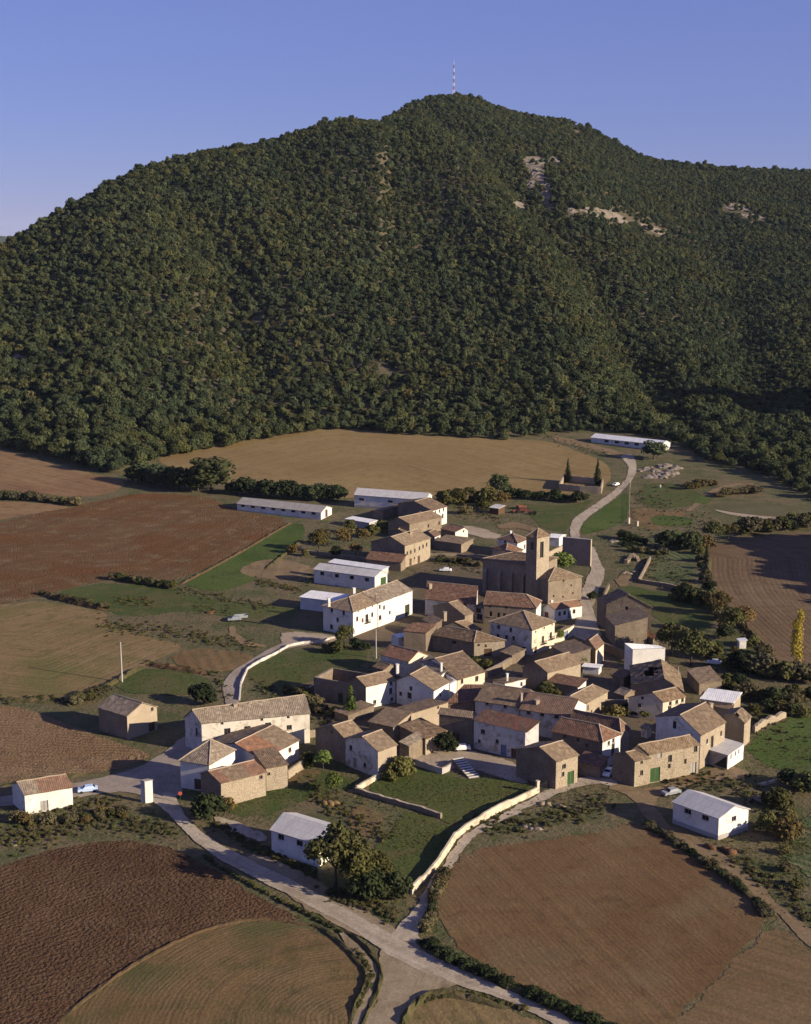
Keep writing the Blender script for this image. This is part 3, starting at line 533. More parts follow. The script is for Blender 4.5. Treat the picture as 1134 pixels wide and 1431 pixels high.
# ---------------------------------------------------------------- plants
def leaf_mesh(name, lobes, nleaf, size, seed, mats, shell=0.55, flat=0.75, droop=0.0, zmin=0.05, core=True):
    """foliage as many small leaf sprays spread through a set of ellipsoidal lobes (cx,cy,cz,rx,ry,rz)"""
    g = np.random.default_rng(seed); lob = np.array(lobes, float); vol = (lob[:, 3]*lob[:, 4]*lob[:, 5])**(2/3.); pr = vol/vol.sum()
    V = []; F = []; TI = []
    for i in range(nleaf):
        L = lob[g.choice(len(lob), p=pr)]
        d = g.normal(size=3); d /= np.linalg.norm(d)
        if d[2] < -0.5: d[2] *= -1
        rr = 1-(g.random()**1.7)*(1-shell)+g.normal(0, 0.05); c = L[:3]+d*L[3:]*rr
        if c[2] < zmin: c[2] = zmin+g.random()*0.2
        nrm = d*flat+g.normal(size=3)*0.55; nrm[2] += 0.15; nrm /= np.linalg.norm(nrm)
        t = np.cross(nrm, g.normal(size=3)); t /= np.linalg.norm(t)+1e-9; b = np.cross(nrm, t)
        s = size*(0.6+0.8*g.random()); k = len(V); tw = nrm*s*0.22
        # a folded spray of four corners with a raised middle: five points, four triangles
        V += [c+t*s*0.62, c+b*s*0.5*(0.7+0.5*g.random()), c-t*s*0.62*(0.7+0.5*g.random()), c-b*s*0.5, c+tw]
        F += [(k, k+1, k+4), (k+1, k+2, k+4), (k+2, k+3, k+4), (k+3, k, k+4)]
        tv = min(1, max(0, g.normal(0.5, 0.28))); TI += [tv]*5
    mi = [0]*len(F)
    if core:   # darkened core added inside each lobe to keep light from leaking through
        for L in lob:
            bm = bmesh.new(); bmesh.ops.create_icosphere(bm, subdivisions=1, radius=1.0); k = len(V)
            for v in bm.verts:
                q = np.array(v.co)*L[3:]*0.62*(0.85+0.3*g.random())+L[:3]; q[2] = max(q[2], zmin); V.append(q); TI.append(0.1)
            for f in bm.faces: F.append(tuple(k+v.index for v in f.verts)); mi.append(0)
            bm.free()
    me = bpy.data.meshes.new(name); me.from_pydata([tuple(v) for v in V], [], F)
    for m in mats: me.materials.append(m)
    me.polygons.foreach_set('material_index', mi)
    at = me.attributes.new('tint', 'FLOAT', 'POINT'); at.data.foreach_set('value', np.array(TI, np.float32)); return me
def lobes_dome(seed, n, r, h, base=0.0, spread=0.55, lr=(0.38, 0.55)):
    g = np.random.default_rng(seed); L = [(0, 0, base+h*0.45, r*0.62, r*0.62, h*0.46)]
    for i in range(n):
        a = 2*math.pi*(i+g.random()*0.7)/n; q = r*spread*(0.6+0.5*g.random()); k = r*(lr[0]+(lr[1]-lr[0])*g.random())
        zz = base+h*(0.25+0.42*g.random()); L.append((math.cos(a)*q, math.sin(a)*q, zz, k, k, min(k*0.85, h*0.4)))
    for i in range(max(2, n//2)):
        a = g.random()*6.28; q = r*0.3*g.random()+r*0.1; k = r*lr[0]*(0.8+0.5*g.random()); L.append((math.cos(a)*q, math.sin(a)*q, base+h*(0.70+0.12*g.random()), k, k, h*0.22))
    return L
LM = {}
LM['oak'] = mat_leaf('holm_oak_leaves', (0.034, 0.046, 0.023), (0.060, 0.073, 0.034), (0.078, 0.084, 0.034))
LM['walnut'] = mat_leaf('walnut_leaves', (0.042, 0.046, 0.016), (0.080, 0.076, 0.028), (0.070, 0.062, 0.024))
LM['dark'] = mat_leaf('dark_leaves', (0.020, 0.028, 0.012), (0.036, 0.046, 0.018), (0.034, 0.040, 0.018))
LM['mid'] = mat_leaf('olive_leaves', (0.058, 0.062, 0.020), (0.096, 0.092, 0.032), (0.110, 0.092, 0.034))
LM['aut'] = mat_leaf('autumn_leaves', (0.085, 0.068, 0.026), (0.130, 0.094, 0.034), (0.120, 0.072, 0.028))
LM['yel'] = mat_leaf('yellow_poplar_leaves', (0.300, 0.235, 0.030), (0.420, 0.325, 0.050), patchy=0.0)
LM['lime'] = mat_leaf('fresh_leaves', (0.065, 0.095, 0.022), (0.115, 0.145, 0.036))
LM['scrub'] = mat_leaf('dry_scrub', (0.066, 0.058, 0.030), (0.108, 0.090, 0.048), (0.082, 0.066, 0.034))
LM['weed'] = mat_leaf('green_weeds', (0.048, 0.062, 0.018), (0.085, 0.090, 0.030), (0.105, 0.090, 0.036))
def trunk_mesh(name, h, r, seed, limbs=5, reach=0.0):
    g = np.random.default_rng(seed); bm = bmesh.new(); p = Vector((0, 0, -0.3)); pr = r*1.25; lean = Vector((g.normal(0, 0.06), g.normal(0, 0.06), 1))
    for i in range(4):
        q = p+Vector((lean.x*h/4+g.normal(0, 0.05), lean.y*h/4+g.normal(0, 0.05), (h+0.3)/4)); r2 = r*(1-0.16*(i+1)); cyl_bm(bm, p, q, pr, r2, 7); p, pr = q, r2
    for i in range(limbs):
        a = 2*math.pi*(i+g.random()*0.6)/limbs; k = reach*(0.6+0.5*g.random()); m = p+Vector((math.cos(a)*k*0.5, math.sin(a)*k*0.5, reach*0.45)); e = p+Vector((math.cos(a)*k, math.sin(a)*k, reach*(0.8+0.5*g.random())))
        cyl_bm(bm, p-Vector((0, 0, 0.1)), m, pr*0.6, pr*0.4, 6); cyl_bm(bm, m, e, pr*0.4, pr*0.12, 6)
    me = bpy.data.meshes.new(name); bm.to_mesh(me); bm.free(); me.materials.append(M['bark']); return me
def add_mesh(name, me, parent=None):
    o = bpy.data.objects.new(name, me); COL.objects.link(o); o.parent = parent; return o
KIND = {}   # kind -> list of (crown mesh, trunk mesh, nominal height)
def reg(kind, crowns, trunks, h): KIND[kind] = (crowns, trunks, h)
reg('oak', [leaf_mesh('oak_crown', lobes_dome(s, 7, 3.6, 6.2, 0.4), 620, 0.62, s, [LM['oak']], 0.7) for s in range(3)], [trunk_mesh('oak_trunk', 1.6, 0.28, 5, 5, 1.6)], 6.4)
reg('bush', [leaf_mesh('bush_crown', lobes_dome(20+s, 7, 2.0, 2.6, 0.0, 0.7, (0.28, 0.5)), 460, 0.40, 20+s, [LM['mid']], 0.55) for s in range(3)], [trunk_mesh('bush_stem', 0.5, 0.09, 6, 5, 0.9)], 2.6)
reg('dbush', [leaf_mesh('bush_crown', lobes_dome(30+s, 6, 2.0, 2.8, 0.0), 420, 0.42, 30+s, [LM['dark']], 0.65) for s in range(3)], [trunk_mesh('bush_stem', 0.5, 0.09, 6, 5, 0.9)], 2.8)
reg('abush', [leaf_mesh('bush_crown', lobes_dome(40+s, 6, 2.0, 2.5, 0.0), 380, 0.42, 40+s, [LM['aut']], 0.6) for s in range(2)], [trunk_mesh('bush_stem', 0.5, 0.09, 6, 5, 0.9)], 2.5)
reg('scrub', [leaf_mesh('scrub_crown', lobes_dome(45+s, 6, 2.0, 2.0, 0.0), 320, 0.36, 45+s, [LM['scrub']], 0.55) for s in range(2)], [trunk_mesh('scrub_stem', 0.4, 0.07, 6, 5, 0.8)], 2.0)
reg('broad', [leaf_mesh('tree_crown', lobes_dome(50+s, 9, 3.6, 5.4, 1.6, 0.62), 1300, 0.50, 50+s, [LM['mid']], 0.5, core=False) for s in range(3)], [trunk_mesh('tree_trunk', 2.2, 0.26, 8+s, 6, 2.6) for s in range(2)], 7.0)
reg('abroad', [leaf_mesh('tree_crown', lobes_dome(60+s, 9, 3.4, 4.8, 1.5, 0.62), 950, 0.48, 60+s, [LM['aut']], 0.45, core=False) for s in range(2)], [trunk_mesh('tree_trunk', 2.0, 0.22, 9, 6, 2.4)], 6.3)
reg('dbroad', [leaf_mesh('tree_crown', lobes_dome(70+s, 9, 3.6, 5.6, 1.0, 0.6), 1300, 0.50, 70+s, [LM['oak']], 0.55) for s in range(2)], [trunk_mesh('tree_trunk', 2.2, 0.28, 10, 6, 2.4)], 6.6)
reg('walnut', [leaf_mesh('tree_crown', lobes_dome(75+s, 11, 3.6, 5.4, 1.4, 0.72, (0.26, 0.42)), 1500, 0.44, 75+s, [LM['walnut']], 0.5, core=False) for s in range(2)], [trunk_mesh('tree_trunk', 2.2, 0.28, 10, 7, 3.0)], 7.0)
reg('lime', [leaf_mesh('tree_crown', lobes_dome(80, 8, 2.6, 3.8, 1.4, 0.6), 800, 0.45, 80, [LM['lime']], 0.5, core=False)], [trunk_mesh('tree_trunk', 1.8, 0.17, 11, 5, 1.8)], 5.2)
def col_lobes(h, r, n, seed, taper=0.75):
    g = np.random.default_rng(seed); L = []
    for i in range(n):
        f = (i+0.5)/n; k = r*(1-abs(f-0.35)*taper*1.2)*(0.85+0.3*g.random()); L.append((g.normal(0, r*0.22), g.normal(0, r*0.22), h*(0.06+0.90*f), max(k, r*0.18), max(k, r*0.18), h/n*1.0))
    return L
reg('poplar', [leaf_mesh('poplar_crown', [(a, b, c+1.6, d, e, f) for a, b, c, d, e, f in col_lobes(15, 1.75, 10, 3)], 1300, 0.42, 90, [LM['yel']], 0.45, core=False)], [trunk_mesh('poplar_trunk', 4.5, 0.26, 12, 5, 3.0)], 16.8)
reg('cypress', [leaf_mesh('cypress_crown', [(0.06*math.sin(i*2.1), 0.06*math.cos(i*1.7), 0.5+9.2*i/10, max(0.22, 1.25*(1-abs(i/10-0.3)*1.15)), max(0.22, 1.25*(1-abs(i/10-0.3)*1.15)), 0.95) for i in range(11)], 900, 0.32, 91, [LM['dark']], 0.7)], [trunk_mesh('cypress_trunk', 1.2, 0.2, 13, 3, 0.8)], 10.0)
reg('conifer', [leaf_mesh('conifer_crown', [(0, 0, 0.6+6.6*i/8, 1.9*(1-i/8.6), 1.9*(1-i/8.6), 0.75) for i in range(8)], 900, 0.36, 92, [LM['lime']], 0.5)], [trunk_mesh('conifer_trunk', 2.0, 0.16, 14, 0, 0)], 7.6)
NPL = [0]
NAMES = {'oak': 'oak_tree', 'bush': 'bush', 'dbush': 'bush', 'abush': 'bush', 'scrub': 'shrub', 'broad': 'tree', 'abroad': 'tree', 'dbroad': 'tree', 'walnut': 'tree', 'lime': 'tree', 'poplar': 'poplar_tree', 'cypress': 'cypress_tree', 'conifer': 'conifer_tree'}
CATS = {'oak': 'tree', 'bush': 'bush', 'dbush': 'bush', 'abush': 'bush', 'scrub': 'shrub'}
def plant(kind, px, py, h, label, group=None, wide=1.0, parts=True):
    """a tree or bush rooted at the ground seen at (px,py), h metres tall"""
    x, y, z = gnd(px, py); cr, tr, h0 = KIND[kind]; i = NPL[0]; NPL[0] += 1; s = h/h0
    rz = (i*2.39996) % 6.283
    if parts:
        t = empty(NAMES[kind], (x, y, z)); t.rotation_euler = (0, 0, rz); t.scale = (s*wide, s*wide, s)
        add_mesh('crown', cr[i % len(cr)], t); add_mesh('trunk', tr[i % len(tr)], t)
    else:
        t = add_mesh(NAMES[kind], cr[i % len(cr)]); t.location = (x, y, z); t.rotation_euler = (0, 0, rz); t.scale = (s*wide, s*wide, s)
    tag(t, label, CATS.get(kind, 'tree'), group); return t
def row_of(kind, line, n, h, label, group, jit=1.0, wide=1.1, parts=False, hv=0.3):
    """n plants along a line of pixels"""
    L = [np.array(p, float) for p in line]; seg = [np.hypot(*(b-a)) for a, b in zip(L, L[1:])]; tot = sum(seg)
    for i in range(n):
        d = tot*(i+0.5)/n; k = 0
        while k < len(seg)-1 and d > seg[k]: d -= seg[k]; k += 1
        p = L[k]+(L[k+1]-L[k])*min(1, d/seg[k])+rng.normal(0, jit, 2)*np.array([1, 0.4])
        kk = kind[i % len(kind)] if isinstance(kind, (list, tuple)) else kind
        plant(kk, p[0], p[1], h*(1+rng.uniform(-hv, hv)), label, group, wide, parts)

# scattered growth nobody could count: points that carry instances of a few small meshes
def scatter(name, P, scale, meshes, mat_kind=None, tilt=0.0):
    me = bpy.data.meshes.new(name); me.from_pydata([tuple(p) for p in P], [], [])
    at = me.attributes.new('sc', 'FLOAT', 'POINT'); at.data.foreach_set('value', np.asarray(scale, np.float32))
    at = me.attributes.new('vid', 'INT', 'POINT'); at.data.foreach_set('value', rng.integers(0, len(meshes), len(P)).astype(np.int32))
    at = me.attributes.new('rz', 'FLOAT', 'POINT'); at.data.foreach_set('value', (rng.random(len(P))*6.283).astype(np.float32))
    o = bpy.data.objects.new(name, me); COL.objects.link(o)
    g = bpy.data.node_groups.new(name, 'GeometryNodeTree'); g.interface.new_socket('Geometry', in_out='INPUT', socket_type='NodeSocketGeometry'); g.interface.new_socket('Geometry', in_out='OUTPUT', socket_type='NodeSocketGeometry')
    nd = g.nodes; gi = nd.new('NodeGroupInput'); go = nd.new('NodeGroupOutput'); mp = nd.new('GeometryNodeMeshToPoints'); ip = nd.new('GeometryNodeInstanceOnPoints'); gti = nd.new('GeometryNodeGeometryToInstance')
    for m in meshes:
        so_ = bpy.data.objects.new(name+'_leaf', m); oi = nd.new('GeometryNodeObjectInfo'); oi.inputs['Object'].default_value = so_; g.links.new(oi.outputs['Geometry'], gti.inputs[0])
    def at_(nm, dt):
        a = nd.new('GeometryNodeInputNamedAttribute'); a.data_type = dt; a.inputs['Name'].default_value = nm; return a.outputs[0]
    cx = nd.new('ShaderNodeCombineXYZ'); g.links.new(at_('rz', 'FLOAT'), cx.inputs[2])
    g.links.new(gi.outputs[0], mp.inputs[0]); g.links.new(mp.outputs[0], ip.inputs['Points']); g.links.new(gti.outputs[0], ip.inputs['Instance']); ip.inputs['Pick Instance'].default_value = True
    g.links.new(at_('vid', 'INT'), ip.inputs['Instance Index']); g.links.new(cx.outputs[0], ip.inputs['Rotation']); g.links.new(at_('sc', 'FLOAT'), ip.inputs['Scale'])
    g.links.new(ip.outputs[0], go.inputs[0]); md = o.modifiers.new('scatter', 'NODES'); md.node_group = g
    tag(o, kind='stuff'); return o

# the holm oak forest on the hill
def build_forest():
    sp = 5.4; A = 0.40
    gx, gy = np.meshgrid(np.arange(-860, 1100, sp), np.arange(560, 2300, sp)); gx = gx.ravel()+rng.uniform(-3, 3, gx.size); gy = gy.ravel()+rng.uniform(-3, 3, gy.size)
    a = gx/gy; yb, yr, zr = prof(a); k = (a > -A) & (a < 0.5) & (gy > yb-7) & (gy < yr+25)
    gx, gy, a, yb, yr = gx[k], gy[k], a[k], yb[k], yr[k]; t = (gy-yb)/(yr-yb)
    den = wav(gx, gy, 27, 3)+0.8*wav(gx, gy, 11, 5); keep = (den > -1.55) & (rng.random(gx.size) > 0.03)
    # bare rock: ledges and screes seen in the photograph
    z = terrain(gx, gy); dx = gx; fw = gy*CT+(CAMZ-z)*ST; PX = PW/2+FPX*gx/fw; PY = PH/2-FPX*(gy*ST*1.0+(z-CAMZ)*CT)/fw
    for (cx, cy, rx, ry) in ROCKS: keep &= (((PX-cx)/rx)**2+((PY-cy-4)/(ry+5))**2 > 1) | (rng.random(gx.size) < 0.10)
    # clearings along tracks
    keep &= ~((PX > 640) & (np.abs(PY-(215+0.36*(PX-640))-6*np.sin(PX/23)) < 1.2) & (PX > 640) & (PX < 1000) & (rng.random(gx.size) < 0.6))
    gx, gy, t, PX, PY = gx[keep], gy[keep], t[keep], PX[keep], PY[keep]; z = terrain(gx, gy)
    sc = 0.94*(0.70+0.62*rng.random(gx.size)**1.6+0.18*wav(gx, gy, 60, 9))*np.where(rng.random(gx.size) < 0.05, 1.25, 1.0)*np.where(t > 0.8, 0.92, 1.0)*np.where((t > 0.95) & (rng.random(gx.size) < 0.08), 1.5, 1.0); sc = np.clip(sc, 0.55, 1.9)
    D = np.sqrt(gx**2+gy**2+(CAMZ-z)**2); vis = (PX > -5) & (PX < PW+5); order = np.argsort(np.where(vis, D/sc**0.5, 1e9))
    near = np.zeros(gx.size, bool); near[order[:290]] = True
    cr = KIND['oak'][0]
    for i in np.where(near)[0]:
        o = add_mesh('holm_oak_tree', cr[i % 3]); o.location = (gx[i], gy[i], z[i]-0.2); o.scale = (sc[i], sc[i], sc[i]*1.05); o.rotation_euler = (0, 0, rng.random()*6.28)
        tag(o, 'round dark green holm oak along the lower edge of the hillside forest', 'tree', 'holm oaks at the foot of the forest')
    P = np.stack([gx, gy, z-0.2], -1)[~near]
    far = [leaf_mesh('far_oak_crown', lobes_dome(100+s, 6, 3.5, 6.0, 0.3), 330, 0.85, 100+s, [LM['oak']], 0.75) for s in range(5)]+[leaf_mesh('far_oak_crown', lobes_dome(110, 6, 3.5, 6.4, 0.3), 330, 0.85, 110, [LM['oakb']], 0.75), leaf_mesh('far_oak_crown', lobes_dome(111, 5, 2.6, 7.2, 0.3), 330, 0.8, 111, [LM['oak']], 0.75), leaf_mesh('far_oak_crown', lobes_dome(112, 8, 4.2, 5.0, 0.3), 380, 0.85, 112, [LM['oak']], 0.7), leaf_mesh('far_oak_crown', lobes_dome(113, 6, 3.4, 6.0, 0.3), 330, 0.8, 113, [LM['oakd']], 0.75), leaf_mesh('far_oak_crown', lobes_dome(114, 6, 3.4, 6.0, 0.3), 330, 0.8, 114, [LM['oakd']], 0.75)]
    # the wood that stands on the right, beyond the edge of the picture
    q = []
    for _ in range(230):
        x, y = rng.uniform(177, 234), rng.uniform(398, 500)
        q.append((x, y, T(x, y)))
    scatter('forest', np.concatenate([P, np.array(q)]), np.concatenate([sc[~near], rng.uniform(2.6, 3.5, len(q))]), far)
LM['oakd'] = mat_leaf('darker_oak_leaves', (0.020, 0.030, 0.014), (0.036, 0.046, 0.020), (0.040, 0.046, 0.020))
LM['oakb'] = mat_leaf('browner_oak_leaves', (0.050, 0.056, 0.024), (0.078, 0.078, 0.034), (0.085, 0.075, 0.032))
ROCKS = [(748, 226, 19, 7), (750, 243, 14, 11), (762, 264, 11, 12), (768, 280, 10, 9), (742, 258, 8, 6), (728, 287, 14, 5), (776, 224, 8, 4), (824, 296, 18, 5), (864, 305, 20, 6), (915, 322, 17, 5), (845, 300, 12, 4), (1030, 290, 20, 5), (1054, 303, 18, 3), (800, 296, 8, 4), (805, 178, 8, 2), (20, 502, 20, 2)]
build_forest()
def band(lines, n, wid):
    """points along bands of pixels, wid = half width in pixels"""
    P = []
    for line, k, w_ in lines:
        L = [np.array(p, float) for p in line]; seg = np.array([np.hypot(*(b-a)) for a, b in zip(L, L[1:])])
        for _ in range(int(k*n)):
            i = rng.choice(len(seg), p=seg/seg.sum()); p = L[i]+(L[i+1]-L[i])*rng.random()+rng.normal(0, w_*wid*0.5, 2)*np.array([1, 0.75]); P.append(gnd(p[0], p[1]))
    return np.array(P)

# ---------------------------------------------------------------- buildings
def wall_face(V, F, MI, p, q, z0, zp, zq, holes=(), apex=None, mi=0, th=0.2):
    """one side of a house from plan point p to q; holes = (s, z, w, h) real openings with reveals; apex=(fraction, z)"""
    p = np.array(p, float); q = np.array(q, float); L = np.hypot(*(q-p)); e = (q-p)/L; n = np.array([e[1], -e[0]])   # outward when walked counter-clockwise
    out = [(0, z0), (L, z0), (L, zq)]
    if apex: out.append((apex[0]*L, apex[1]))
    out.append((0, zp))
    polys = [[Vector((a, b, 0)) for a, b in out]]; hh = []
    for (s, z, w_, h_) in holes:
        x0, x1, y0, y1 = s-w_/2, s+w_/2, z-h_/2, z+h_/2
        r = [(x0, y0), (x0, y1), (x1, y1), (x1, y0)]; hh.append(r); polys.append([Vector((a, b, 0)) for a, b in r])
    flat = [v for P in polys for v in P]; base = len(V)
    V += [(p[0]+e[0]*v.x, p[1]+e[1]*v.x, v.y) for v in flat]
    for t in tessellate_polygon(polys):
        a, b, c = (flat[i] for i in t)
        if (b-a).cross(c-a).z < 0: t = (t[0], t[2], t[1])
        F.append(tuple(base+i for i in t)); MI.append(mi)
    for r in hh:
        k = len(V)
        for (a, b) in r: V.append((p[0]+e[0]*a, p[1]+e[1]*a, b))
        for (a, b) in r: V.append((p[0]+e[0]*a-n[0]*th, p[1]+e[1]*a-n[1]*th, b))
        for i in range(4):
            j = (i+1) % 4; F.append((k+i, k+j, k+4+j, k+4+i)); MI.append(mi)
    return e, n, L
def pane_obj(name, p, e, n, s, z, w_, h_, mats, parent, th=0.2, bars=True):
    """window or door leaf set back in its opening: leaf, frame and glazing bars"""
    bm = bmesh.new()
    def bx(a0, a1, b0, b1, d0, d1, mi):
        vs = []
        for a in (a0, a1):
            for b in (b0, b1):
                for d in (d0, d1): vs.append(bm.verts.new((p[0]+e[0]*a-n[0]*d, p[1]+e[1]*a-n[1]*d, b)))
        for f in ((0, 1, 3, 2), (4, 6, 7, 5), (0, 4, 5, 1), (2, 3, 7, 6), (0, 2, 6, 4), (1, 5, 7, 3)):
            bm.faces.new([vs[i] for i in f]).material_index = mi
    x0, x1, y0, y1 = s-w_/2, s+w_/2, z-h_/2, z+h_/2; f = 0.07
    bx(x0+.002, x1-.002, y0+.002, y1-.002, th-0.04, th+0.02, 0)
    bx(x0+.003, x0+f, y0+.003, y1-.003, th-0.10, th-0.042, 1); bx(x1-f, x1-.003, y0+.003, y1-.003, th-0.10, th-0.042, 1)
    bx(x0+f, x1-f, y1-f, y1-.003, th-0.10, th-0.042, 1)
    if bars: bx(s-0.03, s+0.03, y0+.004, y1-f, th-0.09, th-0.043, 1)
    bmesh.ops.recalc_face_normals(bm, faces=bm.faces[:])
    return bm_obj(name, bm, mats, parent)
class RoofB:
    def __init__(s, sag): s.bm = bmesh.new(); s.uv = s.bm.loops.layers.uv.new('uv'); s.sag = sag
    def quad(s, a, b, c, d, nu=None, nv=None, patch=(), skip=()):
        """a,b eave ends; d,c matching ridge ends (d may equal c for a hip)"""
        a, b, c, d = (np.array(v, float) for v in (a, b, c, d)); L = np.linalg.norm(b-a); H = max(np.linalg.norm(d-a), np.linalg.norm(c-b))
        nu = nu or max(2, int(L/1.1)); nv = nv or max(2, int(H/1.1)); g = {}
        ue = (b-a)/max(L, 1e-6)
        for i in range(nu+1):
            for j in range(nv+1):
                u, v = i/nu, j/nv; P = (a*(1-u)+b*u)*(1-v)+(d*(1-u)+c*u)*v
                w_ = s.sag*(0.6*math.sin(P[0]*0.9+P[1]*0.7)+0.5*math.sin(P[0]*2.1-P[1]*1.7)+0.4*math.sin(P[1]*2.9+P[0]*0.4))
                key = (round(P[0], 3), round(P[1], 3)); g[i, j] = (s.bm.verts.new((P[0], P[1], P[2]+w_)), float(np.dot(P-a, ue)), v*H)
        for i in range(nu):
            for j in range(nv):
                u, v = (i+.5)/nu, (j+.5)/nv
                if any(((u-(x0+x1)/2)/(x1-x0)*2)**2+((v-(y0+y1)/2)/(y1-y0)*2)**2 < 0.8+0.45*math.sin(i*2.3+j*1.7) for x0, x1, y0, y1 in skip): continue
                q = [g[i, j], g[i+1, j], g[i+1, j+1], g[i, j+1]]
                try: f = s.bm.faces.new([t[0] for t in q])
                except ValueError: continue
                for l, t in zip(f.loops, q): l[s.uv].uv = (t[1], t[2])
                for k, (x0, x1, mi) in enumerate(patch):
                    if x0 < u < x1: f.material_index = mi
    def done(s, name, mats, parent, th=0.16):
        bm = s.bm; bmesh.ops.remove_doubles(bm, verts=bm.verts[:], dist=0.02)
        bmesh.ops.dissolve_degenerate(bm, edges=bm.edges[:], dist=0.001)
        bmesh.ops.recalc_face_normals(bm, faces=bm.faces[:])
        up_ = sum(f.normal.z*f.calc_area() for f in bm.faces)
        if up_ < 0: bmesh.ops.reverse_faces(bm, faces=bm.faces[:])
        bmesh.ops.solidify(bm, geom=bm.faces[:], thickness=th)
        return bm_obj(name, bm, mats, parent)
def ridge_bm(bm, pts, r=0.13, mi=0):
    for a, b in zip(pts, pts[1:]): cyl_bm(bm, a, b, r, r, 6, mi)
BN = [0]
def house(name, label, cat, N, L, R, h, roof='gR', rise=2.0, A=None, F=None, wall='stone', rwall=None, mat='tile', rf=0.5, win=(), chim=(), fu=0.5, fv=0.5, hi=(0, 0, 0, 0),
          ov=0.35, sag=0.05, patch=(), patchm=(), skip=(), group=None, fparam=None, nochm=False, ridge=True, plinth=None, lwin=True):
    """N near eave corner, L and R the eave corners to its left and right (pixels of the photograph, or metres square to the other side);
    h eave height. win: (face, px, py, w, h, kind)"""
    # place the eave plane
    n = up(N[0], N[1], h); g = n[2]; n2 = n[:2]
    def pt(P, dh=0.0):
        x, y = unz(P[0], P[1], g+h+dh); return np.array([x, y])
    if hi != (0, 0, 0, 0):
        x, y = unz(N[0], N[1], g+h+hi[0]); n2 = np.array([x, y])
    l = pt(L, hi[1]) if isinstance(L, (tuple, list)) else None
    r = pt(R, hi[2]) if isinstance(R, (tuple, list)) else None
    if A is not None: m = pt(A, rise)
    if l is None and A is not None and roof == 'gR': l = n2+(m-n2)/rf
    if r is None and A is not None and roof == 'gL': r = n2+(m-n2)/rf
    if l is None: v = r-n2; v = v/np.hypot(*v); l = n2+np.array([-v[1], v[0]])*L
    if r is None: v = l-n2; v = v/np.hypot(*v); r = n2+np.array([v[1], -v[0]])*R
    if A is not None and isinstance(L, (tuple, list)) and roof == 'gR':
        e = l-n2; rf = float(np.clip(np.dot(m-n2, e)/np.dot(e, e), 0.22, 0.8))
    if A is not None and isinstance(R, (tuple, list)) and roof == 'gL':
        e = r-n2; rf = float(np.clip(np.dot(m-n2, e)/np.dot(e, e), 0.22, 0.8))
    f = l+r-n2
    if isinstance(F, (tuple, list)): f = pt(F, hi[3])
    elif F is not None: v = r-n2; v = v/np.hypot(*v); f = r+np.array([-v[1], v[0]])*F
    zE = h
    c = (n2+l+r+f)/4; loc = Vector((c[0], c[1], g)); root = empty(name, loc); tag(root, label, cat, group)
    n2, l, r, f = n2-c, l-c, r-c, f-c
    hN, hL, hR, hF = (zE+d for d in hi)
    z0 = -1.2
    for q in (n2, l, r, f): z0 = min(z0, T(q[0]+c[0], q[1]+c[1])-g-0.5)
    apL = apR = apF1 = apF2 = None
    if roof in ('gR',): apL = (rf, zE+rise)
    if roof in ('gL',): apR = (rf, zE+rise)
    if roof in ('hipN',):
        if fparam == 'R': apF2 = True
        else: apF2 = None
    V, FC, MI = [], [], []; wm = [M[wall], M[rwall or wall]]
    holes = {'L': [], 'R': []}; items = []
    th = 0.22
    for wv in win:
        face, px, py, w_, h_ = wv[:5]; w_, h_ = w_*1.12, h_*1.12; kind = wv[5] if len(wv) > 5 else 'window'
        a, b = (l, n2) if face == 'L' else (n2, r)
        e = (b-a)/np.hypot(*(b-a)); nn = np.array([e[1], -e[0]]); d = ray(px, py)
        t = np.dot(a+c, nn)/np.dot(d[:2], nn); P = d*t; s = float(np.dot(P[:2]-c-a, e)); z = float(P[2]+CAMZ-g); Lw = np.hypot(*(b-a))
        s = min(max(s, w_/2+0.25), Lw-w_/2-0.25)
        if kind.startswith('door') or kind.startswith('gate'): z = h_/2+0.12
        z = min(max(z, h_/2+0.1), zE-h_/2-0.12+(rise*0.6 if (face == 'L' and apL) or (face == 'R' and apR) else 0))
        ok = all(abs(s-q[0]) > (w_+q[2])/2+0.06 or abs(z-q[1]) > (h_+q[3])/2+0.06 for q in holes[face])
        if not ok: continue
        holes[face].append((s, z, w_, h_)); items.append((face, s, z, w_, h_, kind))
    # walls, walked counter-clockwise: L->N, N->R, R->F, F->L
    eL = wall_face(V, FC, MI, l, n2, z0, hL, hN, holes['L'], (1-apL[0], apL[1]) if apL else None, 0, th)
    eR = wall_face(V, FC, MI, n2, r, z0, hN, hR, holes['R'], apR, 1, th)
    wall_face(V, FC, MI, r, f, z0, hR, hF, (), (apL[0], apL[1]) if apL else None, 0, th)
    wall_face(V, FC, MI, f, l, z0, hF, hL, (), (1-apR[0], apR[1]) if apR else None, 0, th)
    if roof == 'none':   # open-topped walls: inner faces and a broken crown
        t_ = 0.6; cc = (n2+l+r+f)/4; inn = [q+(cc-q)/np.hypot(*(cc-q))*t_*1.4 for q in (l, n2, r, f)]; outr = [l, n2, r, f]; hs = [hL, hN, hR, hF]
        for i in range(4):
            j = (i+1) % 4; k = len(V)
            V += [(*outr[i], hs[i]), (*outr[j], hs[j]), (*inn[j], hs[j]), (*inn[i], hs[i]), (*inn[i], z0), (*inn[j], z0)]
            FC += [(k, k+1, k+2, k+3), (k+3, k+2, k+5, k+4)]; MI += [0, 0]
    mesh_obj('wall', V, FC, wm, root, MI)
